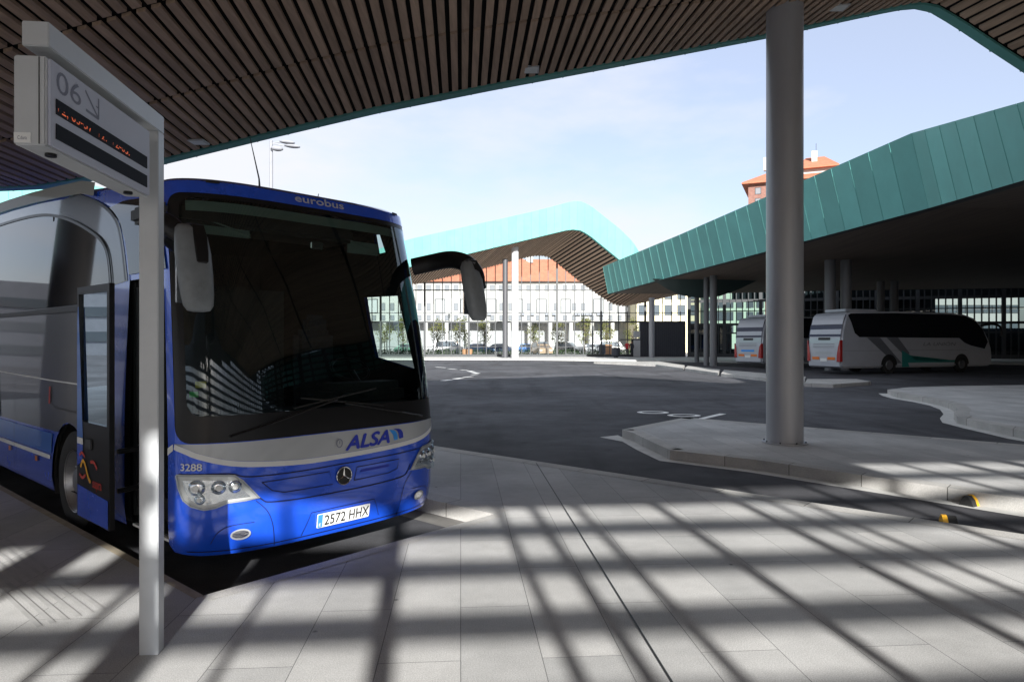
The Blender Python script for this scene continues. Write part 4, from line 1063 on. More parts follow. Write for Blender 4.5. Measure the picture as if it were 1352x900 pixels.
    # wheels
    for c in (2.5,9.1):
        for sg in (-1,1):
            bm=bmesh.new(); X=sg*1.10
            prof=[(.30,-.13),(.44,-.15),(.495,-.12),(.505,0),(.495,.12),(.44,.15),(.30,.13)]
            def lathe(bm,prof,X):
                rs=[]
                for k in range(40):
                    a=2*math.pi*k/40; rs.append([bm.verts.new((X+w_*1.,c+r_*math.cos(a),.5+r_*math.sin(a))) for r_,w_ in prof])
                for k in range(40):
                    a_,b_=rs[k],rs[(k+1)%40]
                    for j in range(len(prof)-1): bm.faces.new((a_[j],a_[j+1],b_[j+1],b_[j]))
                bmesh.ops.recalc_face_normals(bm,faces=bm.faces)
            wh=empty('wheel',(0,0,0)); wh.parent=t
            lathe(bm,prof,X); obj('tyre',bm,M['rubber'],wh,smooth=True,sharp=50)
            bm=bmesh.new(); lathe(bm,[(.31,sg*.14),(.29,sg*.11),(.24,sg*.05),(.15,sg*.06),(.11,sg*.12),(.001,sg*.13)],X); obj('rim',bm,M['rim'],wh,smooth=True,sharp=30)
            bm=bmesh.new()
            for k in range(10):
                a=2*math.pi*k/10; yy=c+.195*math.cos(a); zz=.5+.195*math.sin(a); cyl(bm,(X+sg*.05,yy,zz),(X+sg*.085,yy,zz),.014,6)
            obj('wheel_nuts',bm,M['chrome'],wh)
    # wheel-house liners
    for c in (2.5,9.1):
      for x0,x1 in ((-1.25,-.6),(.6,1.25)):
        bm=bmesh.new()
        for k in range(16):
                a0=R(-20+220*k/16); a1=R(-20+220*(k+1)/16)
                quad(bm,[(x0,c+.6*math.cos(a0),.5+.6*math.sin(a0)),(x1,c+.6*math.cos(a0),.5+.6*math.sin(a0)),(x1,c+.6*math.cos(a1),.5+.6*math.sin(a1)),(x0,c+.6*math.cos(a1),.5+.6*math.sin(a1))])
        obj('wheel_housing',bm,M['rubber'],t)
    # underbody
    bm=bmesh.new(); box(bm,(0,6.2,.46),(2.1,11.4,.2)); box(bm,(0,1.0,.45),(2.0,1.4,.16)); obj('underbody',bm,M['rubber'],t)
    # cab interior
    bm=bmesh.new(); box(bm,(.28,6.6,.98),(1.8,10.8,.06)); box(bm,(.36,1.0,.98),(1.6,1.2,.06)); obj('cab_floor',bm,M['dark'],t)
    bm=bmesh.new(); box(bm,(0,3.3,2.1),(2.4,.05,2.3)); box(bm,(0,2.0,3.02),(2.2,2.6,.04)); obj('bulkhead',bm,M['dark'],t)
    bm=bmesh.new(); box(bm,(-.35,.62,2.94),(1.9,.5,.14),bev=.03); obj('overhead_console',bm,M['darkgrey'],t)
    bm=bmesh.new(); box(bm,(-.0,.22,1.16),(2.2,.50,.28),bev=.06); box(bm,(.72,.42,1.36),(.9,.42,.26),bev=.08); obj('dashboard',bm,M['darkgrey'],t)
    bm=bmesh.new(); P_=[Vector((.80+.22*math.cos(a),.72+.22*math.sin(a)*.55,1.60+.22*math.sin(a)*.5)) for a in [2*math.pi*k/28 for k in range(29)]]; tube(bm,P_,.015,8,cap=False)
    cyl(bm,(.80,.70,1.58),(.80,.45,1.35),.03,10); tube(bm,[P_[0],(.80,.72,1.585),P_[14]],.012,6); obj('steering_wheel',bm,M['black'],t,smooth=True)
    for sx in (.80,-.1):
        bm=bmesh.new(); box(bm,(sx,1.42,1.55),(.5,.14,.95),bev=.06); box(bm,(sx,1.40,2.08),(.30,.12,.22),bev=.05); box(bm,(sx,1.18,1.22),(.5,.48,.16),bev=.06); obj('seat',bm,M['fabric'],t,smooth=True)
        if sx<0: break
    for x0,x1,z0,z1 in ((-.95,-.48,2.80,2.93),(.55,.92,2.78,2.90)):
        bm=bmesh.new(); box(bm,((x0+x1)/2,.42,(z0+z1)/2),(x1-x0,.02,z1-z0),bev=.004); cyl(bm,(x0+.02,.40,z1),(x1,.40,z0+.03),.007,6); cyl(bm,(x0+.05,.40,z0),(x1,.40,z0+.01),.007,6); obj('sun_visor',bm,M['liner'],t)
    bm=bmesh.new(); box(bm,(.16,.36,2.80),(.14,.03,.07),bev=.01); obj('cab_mirror',bm,M['chrome'],t)
    # entrance: steps, handrail posts, jamb
    bm=bmesh.new()
    for k,(y0,z0) in enumerate(((0,.36),(0,.60),(0,.84))): box(bm,(-1.02+.24*k,.55,z0-.03),(.28,.86,.05)); box(bm,(-.89+.24*k,.55,z0+.08),(.02,.86,.22))
    obj('entrance_steps',bm,M['darkgrey'],t); obj('entrance_partition',nbox((-.5,1.04,1.4),(1.4,.05,2.0)),M['dark'],t)
    bm=bmesh.new(); box(bm,(-1.23,.52,.345),(.03,.86,.02)); obj('step_edge',bm,M['white_stripe'],t)
    for zz in (1.02,.70):
        bm=bmesh.new(); tube(bm,smoothpath([(-1.20,.93,zz),(-1.24,.80,zz-.01),(-1.42,.78,zz-.02)],5),.022,10); obj('door_hinge_arm',bm,M['black'],t,smooth=True)
    bm=bmesh.new(); cyl(bm,(-1.19,.90,.5),(-1.19,.90,2.35),.04,12); obj('door_post',bm,M['black'],t,smooth=True)
    # door leaf, swung out parallel with the flank
    dr=empty('door',(0,0,0)); dr.parent=t
    X=-1.455
    def dfn(o): return lambda y,z:Vector((X-o,y,z))
    y0,y1=.80,1.585
    bm=bmesh.new(); 
    fr_=lambda a,b,c,d_:box(bm,(X,(a+b)/2,(c+d_)/2),(.04,b-a,d_-c))
    fr_(y0,y0+.055,.36,2.37); fr_(y1-.04,y1,.36,2.37); fr_(y0+.055,y1-.04,2.31,2.37); fr_(y0+.055,y1-.04,.36,1.14); fr_(y0+.055,y1-.04,1.14,1.20)
    obj('door_frame',bm,M['black'],dr)
    bm=bmesh.new(); quad(bm,[(X,y0+.055,1.2),(X,y1-.04,1.2),(X,y1-.04,2.31),(X,y0+.055,2.31)]); obj('door_pane',bm,M['doorglass'],dr)
    def dp(name,pts,m,o=.024):
        bm=bmesh.new(); f=quad(bm,[(X-o,a,b) for a,b in pts]); bmesh.ops.triangulate(bm,faces=bm.faces[:]); return obj(name,bm,m,dr)
    dp('blue_panel',[(y0+.02,.37),(y1-.02,.37),(y1-.02,.64),(y0+.02,.60)],M['blue'])
    dp('blue_panel',[(y1-.16,1.06),(y1-.01,1.06),(y1-.01,2.05),(y1-.03,2.2),(y1-.05,2.2)],M['lightblue'])
    dp('blue_panel',[(y1-.15,.86),(y1-.01,.80),(y1-.01,1.0),(y1-.16,1.0)],M['blue'])
    dp('white_stripe',[(y1-.16,1.0),(y1-.01,1.0),(y1-.01,1.055),(y1-.16,1.055)],M['white_stripe'])
    bm=bmesh.new(); box(bm,(X-.025,y0+.46,1.02),(.02,.14,.10),bev=.01); obj('door_handle',bm,M['darkgrey'],dr)
    def dl(pts,wd,m,o=.028):
        lp=lineloop(curve2(pts),wd); n_=len(lp)//2; bm=bmesh.new()
        for i in range(n_-1):
            a,b,c,d_=lp[i],lp[i+1],lp[len(lp)-2-i],lp[len(lp)-1-i]; quad(bm,[(X-o,p[0],p[1]) for p in (a,b,c,d_)])
        obj('logo_stroke',bm,m,dr)
    # yellow and red wave emblem
    dl([(1.47,.80),(1.42,.86),(1.36,.84),(1.28,.74),(1.22,.70)],.03,M['orangep'])
    dl([(1.50,.90),(1.44,.93),(1.36,.90)],.026,M['redp']); dl([(1.22,.87),(1.14,.88),(1.06,.83)],.026,M['redp']); dl([(1.50,.74),(1.42,.715),(1.34,.75)],.026,M['redp'])
    bm=bmesh.new(); text_fit(bm,'supra',lambda y,z:Vector((X-.028,y,z)),1.17,.96,.64,.72,bold=.02); obj('lettering',bm,M['redp'],dr)
    return t
bus()

# ------------------------------------------------------------------ platform sign
def sign():
    a=math.atan(.115)
    t=empty('platform_sign',(-2.03,3.845,PZ),a,'grey cantilever platform sign on a square post, displaying 06 and an arrow','sign')
    zt_=3.175-PZ
    bm=bmesh.new(); box(bm,(0,0,(zt_-.10)/2),(.102,.085,zt_-.10),bev=.004); obj('post',bm,M['alu'],t)
    bm=bmesh.new(); box(bm,(0,-.545,zt_-.05),(.102,1.175,.10),bev=.004); obj('beam',bm,M['alu'],t)
    # display box
    bx=(.0,-.655,2.70); zc=(3.03+2.675)/2-PZ; hh=.355
    bm=bmesh.new(); box(bm,(-.01,-.66,zc),(.120,.985,hh),bev=.006); b_=obj('display_box',bm,M['alu'],t)
    bm=bmesh.new(); box(bm,(.0535,-.66,zc),(.012,.955,hh-.012)); obj('display_face',bm,M['alu_dk'],b_)
    bm=bmesh.new(); box(bm,(.026,-1.1535,zc),(.003,.004,hh-.01)); obj('end_seam',bm,M['ink'],b_)
    X=.0605
    fn=lambda y,z:Vector((X,y,z)); y0=-1.135; z1=zc+hh/2
    for k,zz in enumerate((zc-.005,zc-.105)):
        bm=bmesh.new(); box(bm,(X+.001,-.66,zz+.0),(.004,.88,.062)); obj('led_strip',bm,M['led_panel'],b_)
    bm=bmesh.new(); text_fit(bm,'06',fn,y0+.04,y0+.235,zc+.058,zc+.148,bold=-.008)
    obj('lettering',bm,M['signgrey'],b_)
    bm=bmesh.new()
    def st(p,q,wd=.012):
        P=Vector(p);Q=Vector(q);n_=(Q-P).normalized(); n_=Vector((-n_.y,n_.x))*wd/2
        quad(bm,[fn(*(P-n_)),fn(*(Q-n_)),fn(*(Q+n_)),fn(*(P+n_))])
    st((y0+.365,zc+.108),(y0+.39,zc+.106),.006); st((y0+.27,zc+.145),(y0+.385,zc+.062)); st((y0+.39,zc+.15),(y0+.39,zc+.058)); st((y0+.275,zc+.062),(y0+.39,zc+.058))
    obj('arrow',bm,M['signgrey'],b_)
    bm=bmesh.new(); f2=lambda y,z:Vector((X+.004,y,z))
    text_fit(bm,'12, 05-57  12.  12-05.',f2,y0+.045,y0+.70,zc-.033,zc+.016)
    bmesh.ops.bisect_plane(bm,geom=bm.verts[:]+bm.edges[:]+bm.faces[:],plane_co=(0,0,zc-.010),plane_no=(0,0,1),clear_outer=True)
    for q in range(60):
        yy=y0+.045+.66*q/60; bmesh.ops.bisect_plane(bm,geom=bm.verts[:]+bm.edges[:]+bm.faces[:],plane_co=(0,yy,0),plane_no=(0,1,0))
    bmesh.ops.delete(bm,geom=[f for f in bm.faces if random.random()<.22],context='FACES')
    obj('led_text',bm,M['led'],b_)
    bm=bmesh.new(); box(bm,(-.035,-1.1545,zc-.150),(.062,.003,.040)); s_=obj('maker_label',bm,M['plate'],b_)
    bm=bmesh.new(); text_fit(bm,'C.dura',lambda x,z:Vector((x,-1.1570,z)),-.052,-.018,zc-.158,zc-.143); cy=Vector((-.058,-1.157,zc-.15)); obj('label_text',bm,M['signgrey'],s_)
    for yy in (-1.02,-.30):
        bm=bmesh.new(); cyl(bm,(-.0,yy,zc-hh/2-.012),(-.0,yy,zc-hh/2+.001),.022,14); obj('cable_gland',bm,M['black'],b_)
sign()

# ------------------------------------------------------------------ background coaches
def coach(X,Y,rz,label,big):
    t=empty('coach',(X,Y,0),rz,label,'coach','white coaches parked under the right canopy')
    L=12.2; Wd=2.5; Ht=3.55
    prof=[(.0,.45),(-.03,.9),(-.02,1.6),(.08,2.4),(.32,3.30),(.55,3.50),(1.2,3.58),(4,3.62),(8.6,3.60),(9.8,3.52),(10.7,3.28),(11.4,2.75),(11.85,2.1),(12.12,1.5),(12.2,.95),(12.15,.45),(11.9,.35),(.15,.35)]
    bm=bmesh.new()
    A=[bm.verts.new((x,-Wd/2,z)) for x,z in prof]; Bv=[bm.verts.new((x,Wd/2,z)) for x,z in prof]
    bm.faces.new(A); bm.faces.new(Bv[::-1])
    for i in range(len(prof)):
        j=(i+1)%len(prof); bm.faces.new((A[i],Bv[i],Bv[j],A[j]))
    bmesh.ops.recalc_face_normals(bm,faces=bm.faces)
    es=[e for e in bm.edges if (e.verts[0].co.y==e.verts[1].co.y)]
    bmesh.ops.bevel(bm,geom=es,offset=.10,segments=3,affect='EDGES',clamp_overlap=True)
    obj('body',bm,M['coachwhite'],t,smooth=True,sharp=45)
    def sp(name,pts,m,o,side=-1,par=t):
        bm=bmesh.new(); vs=[bm.verts.new((x,side*(Wd/2+o),z)) for x,z in pts]; bm.faces.new(vs); bmesh.ops.triangulate(bm,faces=bm.faces[:]); return obj(name,bm,M[m],par)
    for sd in (-1,1):
        sp('side_window',[(.75,2.95),(1.0,2.35),(1.35,2.12),(9.3,2.08),(9.5,2.05),(9.75,1.5+.3),(10.3,1.62),(11.5,1.42),(11.78,1.85),(11.35,2.6),(10.7,3.12),(9.8,3.42),(8.6,3.50),(4,3.52),(.70,3.46),(.5,3.36)],'sideglass',.006,sd)
        if big:
            sp('grey_stripe',[(1.9,2.10),(2.9,2.10),(4.6,.60),(3.9,.60),(3.4,1.05)],'coachgrey',.004,sd)
            sp('grey_stripe',[(3.4,2.10),(4.3,2.10),(5.2,1.2),(5.0,.9)],'coachgrey',.005,sd)
            sp('teal_stripe',[(4.6,1.35),(5.3,1.05),(5.6,.75),(9.9,.75),(9.9,.62),(5.1,.62),(5.2,.38),(4.6,.38)],'teal_paint',.006,sd)
        sp('panel_seam',[(.2,1.34),(9.9,1.34),(9.9,1.355),(.2,1.355)],'coachgrey',.008,sd)
        for c,r_ in ((3.6,.5),(9.9-.4,.5)):
            if not big: c+=0
            wh=empty('wheel',(0,0,0)); wh.parent=t
            bm=bmesh.new(); pts=[bm.verts.new((c+.62*math.cos(a),sd*(Wd/2+.007),max(.36,.5+.62*math.sin(a)))) for a in [R(180-180*k/20) for k in range(21)]]+[]
            bm.faces.new(pts); obj('wheel_arch',bm,M['rubber'],wh)
            bm=bmesh.new(); cyl(bm,(c,sd*(Wd/2-.2),.5),(c,sd*(Wd/2+.02),.5),.5,28); obj('tyre',bm,M['rubber'],wh,smooth=True)
            bm=bmesh.new(); tube(bm,[(c,sd*(Wd/2+.0),.5),(c,sd*(Wd/2+.035),.5)],[.30,.26],24); obj('rim',bm,M['rim'],wh,smooth=True)
    if big:
        bm=bmesh.new(); text_fit(bm,'LA UNIÓN',lambda x,z:Vector((x,-Wd/2-.008,z)),6.3,9.0,1.62,1.86,shear=.2,bold=.01); obj('lettering',bm,M['coachgrey'],t)
    # rear details
    def rp(name,y0,y1,z0,z1,m,o=.03,bev=.01):
        zc=(z0+z1)/2; xx=interp([(.45,0),(.9,-.03),(1.6,-.02),(2.4,.08),(3.3,.32)][:5],zc) if False else {0:0}.get(0)
        xr=lambda z:interp([(.45,.0),(.9,-.03),(1.6,-.02),(2.4,.08),(3.3,.32),(3.5,.55)],z)
        bm=bmesh.new(); vs=[]
        for z in (z0,(z0+z1)/2,z1):
            vs.append((bm.verts.new((xr(z)-o,y0,z)),bm.verts.new((xr(z)-o,y1,z))))
        for a,b in zip(vs,vs[1:]): bm.faces.new((a[0],a[1],b[1],b[0]))
        return obj(name,bm,M[m],t)
    rp('rear_window',-1.20,1.20,2.15,3.42,'navyglass',.012)
    rp('rear_grille',-.45,.45,1.95,2.10,'ink',.014)
    for k in range(3): rp('vent_slot',-.8,.8,1.52+.1*k,1.545+.1*k,'coachgrey',.014)
    for sg in (-1,1):
        bm=bmesh.new(); zz=(.72,1.1,1.5,1.72 if not big else 1.95); ww=(.26,.24,.17,.03)
        col=[(bm.verts.new((-.05,sg*1.235,z)),bm.verts.new((-.055,sg*(1.235-w_),z)),bm.verts.new((.10,sg*1.262,z))) for z,w_ in zip(zz,ww)]
        for a,b in zip(col,col[1:]): bm.faces.new((a[0],a[1],b[1],b[0])); bm.faces.new((a[2],a[0],b[0],b[2]))
        obj('tail_light',bm,M['red'],t)
    for sg in (-1,1): rp('rear_reflector',min(sg*.3,sg*.85),max(sg*.3,sg*.85),.82,.98,'orange',.018)
    rp('number_plate',-.25,.25,.72,.90,'plate',.02)
    rp('rear_sticker',-.6,.6,1.15,1.28,'sky_logo' if not big else 'silver',.016)
    # mirror in front
    bm=bmesh.new(); tube(bm,smoothpath([(11.3,-1.15,2.85),(12.1,-1.35,2.95),(12.7,-1.4,2.75),(12.75,-1.4,2.2)],5),[.07]*16,10); obj('mirror',bm,M['black'],t,smooth=True)
    bm=bmesh.new(); box(bm,(2,0,3.66),(2.4,1.6,.16),bev=.05); obj('roof_unit',bm,M['coachwhite'],t)
coach(18.1,39.6,R(20),'nearer white coach with grey and teal slanting stripes, red tail lamp beside the big column',True)
coach(16.6,48.0,R(27),'farther white coach with dark blue rear window, seen from behind left of the big column',False)

# ------------------------------------------------------------------ lamp post
def lamppost():
    Y=42; X=(358-CX)/F*Y; zt_=H+(CY-186)/F*Y
    t=empty('street_lamp',(X,Y,0),0,'tall white mast with three flood lamps rising behind the coach roof','street lamp')
    bm=bmesh.new(); tube(bm,[(0,0,0),(0,0,zt_)],[.14,.10],14); obj('mast',bm,M['greyblg'],t,smooth=True)
    for px,py,L_ in ((377,186,.9),(388,195,.9),(368,198,.6)):
        p=Vector(((px-CX)/F*Y-X,-.3 if py>190 else .3,H+(CY-py)/F*Y)); 
        bm=bmesh.new(); cyl(bm,(0,0,zt_-.15 if py<197 else zt_-.35),tuple(p-Vector((.4,0,0))),.03,8); a=obj('lamp_arm',bm,M['steel'],t)
        bm=bmesh.new(); bmesh.ops.create_uvsphere(bm,u_segments=14,v_segments=8,radius=1,matrix=Matrix.Translation(p)@Matrix.Rotation(R(6),4,'Y')@Matrix.Diagonal((.5 if px!=368 else .38,.22,.11 if px!=368 else .16,1))); obj('lamp_head',bm,M['greyblg'],a,smooth=True)
lamppost()

# ------------------------------------------------------------------ wheel-stop bumpers
def bumper(p,rz,label):
    t=empty('kerb_bumper',(p[0],p[1],0.0),rz,label,'rubber bumper','yellow and black bumpers on the bay road')
    t.scale=(.6,.6,.62) if 'peeping' in label else (.62,.62,.66)
    bm=bmesh.new(); prof=[(-.13,0),(-.09,.11),(-.03,.175),(.03,.175),(.09,.11),(.13,0)]
    def ext(bm,y0,y1,k=1.):
        A=[bm.verts.new((x*k,y0,z*k)) for x,z in prof]; B_2=[bm.verts.new((x*k,y1,z*k)) for x,z in prof]
        bm.faces.new(A); bm.faces.new(B_2[::-1])
        for i in range(len(prof)): j=(i+1)%len(prof); bm.faces.new((A[i],B_2[i],B_2[j],A[j]))
        bmesh.ops.recalc_face_normals(bm,faces=bm.faces)
    ext(bm,-.10,.04); obj('rubber_body',bm,M['rubber'],t)
    bm=bmesh.new(); ext(bm,.042,.12,1.04); obj('yellow_cap',bm,M['ycap'],t)
bumper(at(1279,667),R(-60),'yellow and black rubber bumper against the kerb of the column island')
bumper(at(1253,694),R(75),'orange-yellow rubber bumper peeping over the edge of the near platform')

# ------------------------------------------------------------------ trees, cars, tubs, people beyond the glass
def tree_mesh(seed):
    rd=random.Random(seed); tr=bmesh.new()
    tube(tr,[(0,0,0),(.03,0,1.3),(0,.02,2.6),(.0,0,3.4)],[.07,.06,.045,.02],8)
    for k in range(7):
        a=rd.uniform(0,6.28); z=rd.uniform(1.5,2.9); l_=rd.uniform(.5,.9); tube(tr,[(0,0,z),(l_*.5*math.cos(a),l_*.5*math.sin(a),z+.35),(l_*math.cos(a),l_*math.sin(a),z+.8)],[.03,.02,.008],5)
    cr=bmesh.new(); cl=[]
    for k in range(26):
        h=rd.random(); r_=.95*math.sin(math.pi*(.12+.8*h))**.7*rd.uniform(.35,1); a=rd.uniform(0,6.28); cl.append((r_*math.cos(a),r_*math.sin(a),1.55+2.5*h))
    for c in cl:
        for q in range(26):
            p=Vector(c)+Vector((rd.gauss(0,.2),rd.gauss(0,.2),rd.gauss(0,.2))); 
            e1=Vector((rd.gauss(0,1),rd.gauss(0,1),rd.gauss(0,1))).normalized(); e2=e1.cross(Vector((rd.gauss(0,1),rd.gauss(0,1),rd.gauss(0,1)))).normalized(); s_=rd.uniform(.07,.12)
            quad(cr,[p-e1*s_,p+e2*s_*.6,p+e1*s_,p-e2*s_*.6])
    return tr,cr
tr,cr=tree_mesh(1); tme=[]
for sd in (1,2,3):
    tr,cr=tree_mesh(sd); a=bpy.data.meshes.new('trunk'); tr.to_mesh(a); tr.free(); a.materials.append(M['bark']); b=bpy.data.meshes.new('crown'); cr.to_mesh(b); cr.free(); b.materials.append(M['leaf']); tme.append((a,b))
tl={577:'young street tree farthest left, just right of the coach windscreen edge',607:'young street tree directly behind the hanging coach mirror',639:'young street tree left of the thin grey column',
    705:'young street tree between the sunlit column and the parked jeep',737:'young street tree right of the parked jeep',772:'fullest young street tree beyond the middle of the glass wall',801:'young street tree near the right end of the white building',
    836:'young street tree beside the doorway of the glass wall',532:'young street tree seen through the coach side window',508:'small bushy tree seen through the coach side window at its left'}
for i,(px,lb) in enumerate(tl.items()):
    Y=92+ (i%3)*1.0; t=empty('street_tree',((px-CX)/F*Y,Y,0.01),random.uniform(0,6),lb,'tree','young trees along the street beyond the glass')
    k=random.uniform(.95,1.15)*(1.12 if px==772 else 1); t.scale=(k,k,k*1.05)
    for nm,me in zip(('trunk','crown'),tme[i%3]):
        o=bpy.data.objects.new(nm,me); COL.objects.link(o); o.parent=t
# parked cars
CM={}
def carmat(nm,c): 
    if nm not in CM: CM[nm]=mat('car_paint_'+nm,c,.3,metal=.2,coat=.8)
    return CM[nm]
def make_car(X,Y,rz,colname,c,label,kind='hatch'):
    t=empty('parked_car',(X,Y,.01),rz,label,'car','cars parked beyond the glass wall')
    if kind=='hatch': side=[(-2.0,.35),(-2.08,.7),(-1.95,.95),(-1.7,1.0),(-1.35,1.42),(-.9,1.52),(.3,1.5),(.75,1.35),(1.25,.98),(1.95,.82),(2.08,.6),(2.05,.35)]
    elif kind=='suv': side=[(-2.1,.4),(-2.18,.8),(-2.1,1.1),(-1.9,1.65),(-1.6,1.8),(.4,1.78),(.85,1.5),(1.2,1.15),(2.0,1.02),(2.15,.7),(2.1,.4)]
    else: side=[(-2.2,.35),(-2.25,.8),(-2.15,1.7),(-1.95,1.95),(.9,1.95),(1.35,1.6),(1.7,1.15),(2.2,.95),(2.3,.6),(2.25,.35)]
    W=.86; bm=bmesh.new()
    zb=.98 if kind=='hatch' else 1.1
    wdt=lambda z: W if z<=zb else W-(z-zb)*.28
    A=[bm.verts.new((x,-wdt(z),z)) for x,z in side]; B_2=[bm.verts.new((x,wdt(z),z)) for x,z in side]
    bm.faces.new(A); bm.faces.new(B_2[::-1])
    for i in range(len(side)): j=(i+1)%len(side); bm.faces.new((A[i],B_2[i],B_2[j],A[j]))
    bmesh.ops.triangulate(bm,faces=[f for f in bm.faces if len(f.verts)>4]); bmesh.ops.recalc_face_normals(bm,faces=bm.faces)
    obj('body',bm,carmat(colname,c),t,smooth=True,sharp=30)
    top=[p for p in side if p[1]>zb-.02]; xs=[p[0] for p in top]; zs=max(p[1] for p in top)
    x0=min(xs)+.35; x1=max(xs)-.25
    for sd in (-1,1):
        bm=bmesh.new(); x1b=[p[0] for p in side if p[1]>zs-.25][-1]
        quad(bm,[(x0,sd*(W+.01),zb+.02),(x1,sd*(W+.01),zb+.02),(min(x1b,x1)-.05,sd*(wdt(zs-.1)+.012),zs-.10),(x0+.3,sd*(wdt(zs-.1)+.012),zs-.10)]); obj('side_window',bm,M['window'],t)
        for c_ in (-1.3,1.3):
            wh=empty('wheel',(0,0,0)); wh.parent=t
            bm=bmesh.new(); cyl(bm,(c_,sd*(W-.18),.32),(c_,sd*(W+.02),.32),.32,18); obj('tyre',bm,M['rubber'],wh,smooth=True)
            bm=bmesh.new(); cyl(bm,(c_,sd*(W+.02),.32),(c_,sd*(W+.03),.32),.19,14); obj('rim',bm,M['rim'],wh)
    i=[k for k,p in enumerate(side) if p[1]>zs-.5 and p[0]>0]
    # windscreen and lamps
    a=[p for p in side if p[0]>0 and p[1]>zb-.1]; p0=a[0]; p1=[p for p in side if p[0]>0 and p[1]<=zs-.3][0]
    bm=bmesh.new(); quad(bm,[(p1[0]+.02,-W+.12,p1[1]+.04),(p1[0]+.02,W-.12,p1[1]+.04),(p0[0]+.03,wdt(p0[1])-.12,p0[1]+.0),(p0[0]+.03,-wdt(p0[1])+.12,p0[1]+.0)]); obj('windscreen',bm,M['window'],t)
    for sd in (-1,1):
        bm=bmesh.new(); box(bm,(side[-2][0]-.05,sd*.62,side[-2][1]+.06),(.12,.3,.14),bev=.02); obj('headlight',bm,M['plate'],t)
for px,Y,rz,cn,c,lb,k in [(592,99,0,'white',(.7,.7,.7),'white parked van behind the leftmost street trees','van'),(634,97,2,'steel',(.10,.17,.30),'steel-blue parked hatchback under the hanging coach mirror','hatch'),
    (657,98,178,'navy',(.03,.04,.09),'dark navy parked car just left of the thin grey column','hatch'),(696,97,3,'blue',(.06,.16,.42),'mid-blue parked car right of the pale sunlit column','hatch'),
    (715,84,-78,'sand',(.42,.30,.20),'sand-coloured off-roader facing the glass wall','suv'),(752,95,0,'charcoal',(.05,.055,.065),'charcoal parked off-roader in the middle of the row','suv'),(781,99,180,'silver',(.5,.52,.54),'silver parked car right of the charcoal off-roader','hatch'),
    (806,100,0,'ivory',(.72,.70,.66),'ivory parked van near the right end of the row','van'),(540,97,4,'green',(.10,.20,.16),'dark green parked car seen through the coach side window','hatch')]:
    make_car((px-CX)/F*Y,Y,R(rz),cn,c,lb,k)
# planter tubs
def planter(px,Y,label,m,r=.62,h=.75,shrub=1.):
    t=empty('planter',((px-CX)/F*Y,Y,PZ if Y<88 else 0.01),0,label,'planter','planters on the pavement')
    bm=bmesh.new(); tube(bm,[(0,0,0),(0,0,h*.55),(0,0,h)],[r*.8,r,r*.95],18); obj('tub',bm,m,t,smooth=True)
    if shrub:
        bm=bmesh.new(); rd=random.Random(px)
        for k in range(260):
            p=Vector((rd.gauss(0,r*.38),rd.gauss(0,r*.38),h+.1+abs(rd.gauss(.35,.35))*shrub)); e1=Vector((rd.gauss(0,1),rd.gauss(0,1),rd.gauss(0,1))).normalized(); e2=e1.cross(Vector((0,.3,1))).normalized(); quad(bm,[p-e1*.08,p+e2*.05,p+e1*.08,p-e2*.05])
        obj('shrub',bm,M['hedge'],t)
planter(617,80,'wooden tub with a dark conical shrub below the hanging coach mirror',M['orange_tub'],.62,.8,1.6)
planter(803,86,'orange-brown tub beside the dark litter bin',M['orange_tub'],.5,1.3,0)
def bin_(px,Y,label,r,h):
    t=empty('litter_bin',((px-CX)/F*Y,Y,PZ),0,label,'litter bin','dark bins near the glass wall')
    bm=bmesh.new(); tube(bm,[(0,0,.15),(0,0,.2),(0,0,h),(0,0,h+.06)],[r*.9,r,r,r*.8],18); obj('drum',bm,M['panel_dk'],t,smooth=True)
    bm=bmesh.new(); cyl(bm,(0,0,0),(0,0,.15),r*.5,12); obj('foot',bm,M['frame'],t)
bin_(795,84,'round dark litter bin left of the orange-brown tub',.42,1.25); bin_(813,73,'squat dark litter bin right of the orange-brown tub',.46,1.0)
# low hedge
bm=bmesh.new(); rd=random.Random(5)
for k in range(9000):
    p=Vector((rd.uniform(-24,16),90.2+rd.uniform(-.45,.45),rd.uniform(.05,.75)+.12*math.sin(rd.uniform(0,6)))); e1=Vector((rd.gauss(0,1),rd.gauss(0,1),rd.gauss(0,1))).normalized(); e2=e1.cross(Vector((.2,.3,1))).normalized(); quad(bm,[p-e1*.09,p+e2*.06,p+e1*.09,p-e2*.06])
tag(obj('hedge',bm,M['hedge']),'low clipped green hedge running beyond the glass wall','hedge')
# street poles beyond
for px,h,lb in ((593,5.2,'thin dark street pole right of the leftmost street tree'),(783,3.6,'short traffic light pole left of the fullest street tree\'s right neighbour')):
    Y=90; t=empty('street_pole',((px-CX)/F*Y,Y,0),0,lb,'pole'); bm=bmesh.new(); cyl(bm,(0,0,0),(0,0,h),.06,8); obj('shaft',bm,M['frame'],t)
    bm=bmesh.new(); box(bm,(0,-.05,h),(.3,.2,.6),bev=.03); obj('head',bm,M['frame'],t)
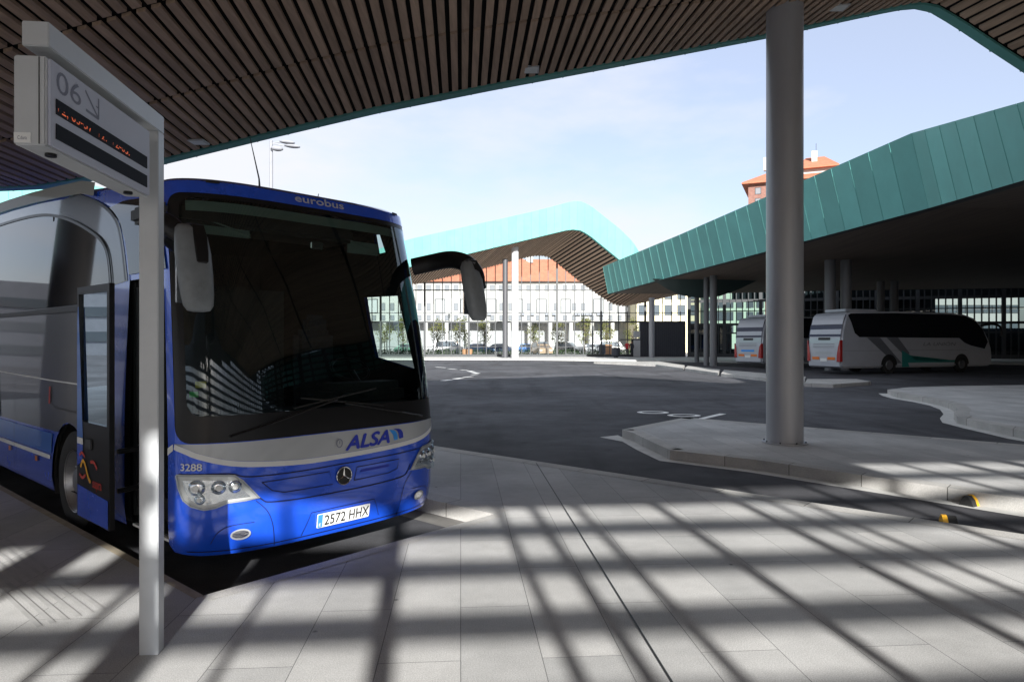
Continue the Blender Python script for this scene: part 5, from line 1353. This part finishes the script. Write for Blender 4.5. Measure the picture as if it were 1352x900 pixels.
# people
def person(px,Y,z0,rz,label,top,leg,step=.12):
    t=empty('person',((px-CX)/F*Y,Y,z0),R(rz),label,'person')
    V=[(0,0,.95),(0,0,1.15),(0,0,1.38),(0,.01,1.50),(0,.02,1.60),(0,.03,1.70),
       (-.19,0,1.40),(-.25,.02,1.12),(-.24,.12,.90),(.19,0,1.40),(.25,.0,1.12),(.23,.08,.88),
       (-.10,0,.90),(-.11,step,.50),(-.11,step*.4,.08),(-.11,step*.4+.16,.04),(.10,0,.90),(.11,-step*.6,.50),(.11,-step*1.6,.10),(.11,-step*1.6+.16,.05)]
    Ed=[(0,1),(1,2),(2,3),(3,4),(4,5),(2,6),(6,7),(7,8),(2,9),(9,10),(10,11),(0,12),(12,13),(13,14),(14,15),(0,16),(16,17),(17,18),(18,19)]
    Rd=[.15,.14,.15,.06,.095,.085,.07,.05,.035,.07,.05,.035,.10,.07,.045,.04,.10,.07,.045,.04]
    me=bpy.data.meshes.new('body'); me.from_pydata(V,Ed,[]); o=bpy.data.objects.new('body',me); COL.objects.link(o)
    md=o.modifiers.new('s','SKIN'); 
    for i,r_ in enumerate(Rd): me.skin_vertices[0].data[i].radius=(r_,r_*.8,)
    me.skin_vertices[0].data[0].use_root=True
    sb=o.modifiers.new('b','SUBSURF'); sb.levels=1
    dg=bpy.context.evaluated_depsgraph_get(); m2=bpy.data.meshes.new_from_object(o.evaluated_get(dg)); bpy.data.objects.remove(o)
    m2.materials.clear()
    for mm in (top,leg,M['skin'],M['hair']): m2.materials.append(mm)
    for p in m2.polygons:
        z=p.center.z; y=p.center.y; p.use_smooth=True
        p.material_index = 1 if z<.93 and abs(p.center.x)<.19 else 0
        if z>1.48: p.material_index = 2
        if z>1.66 or (z>1.55 and y<-.02): p.material_index=3
        if z<.93 and abs(p.center.x)>=.2: p.material_index=2
    o=bpy.data.objects.new('body',m2); COL.objects.link(o); o.parent=t
person(604,88,.16,80,'person in dark clothes walking behind the glass below the coach mirror',M['cloth_dk'],M['cloth_dk'])
person(706,86,.16,200,'person in black standing left of the sand-coloured off-roader',M['cloth_dk'],M['cloth_dk'],.05)
person(828,74.6,PZ,170,'person in a red jacket standing by the doorway in the glass wall',M['cloth_red'],M['cloth_dk'],.05)
person(834,74.8,PZ,150,'person in black standing right of the person in red',M['cloth_dk'],M['cloth_dk'],.05)
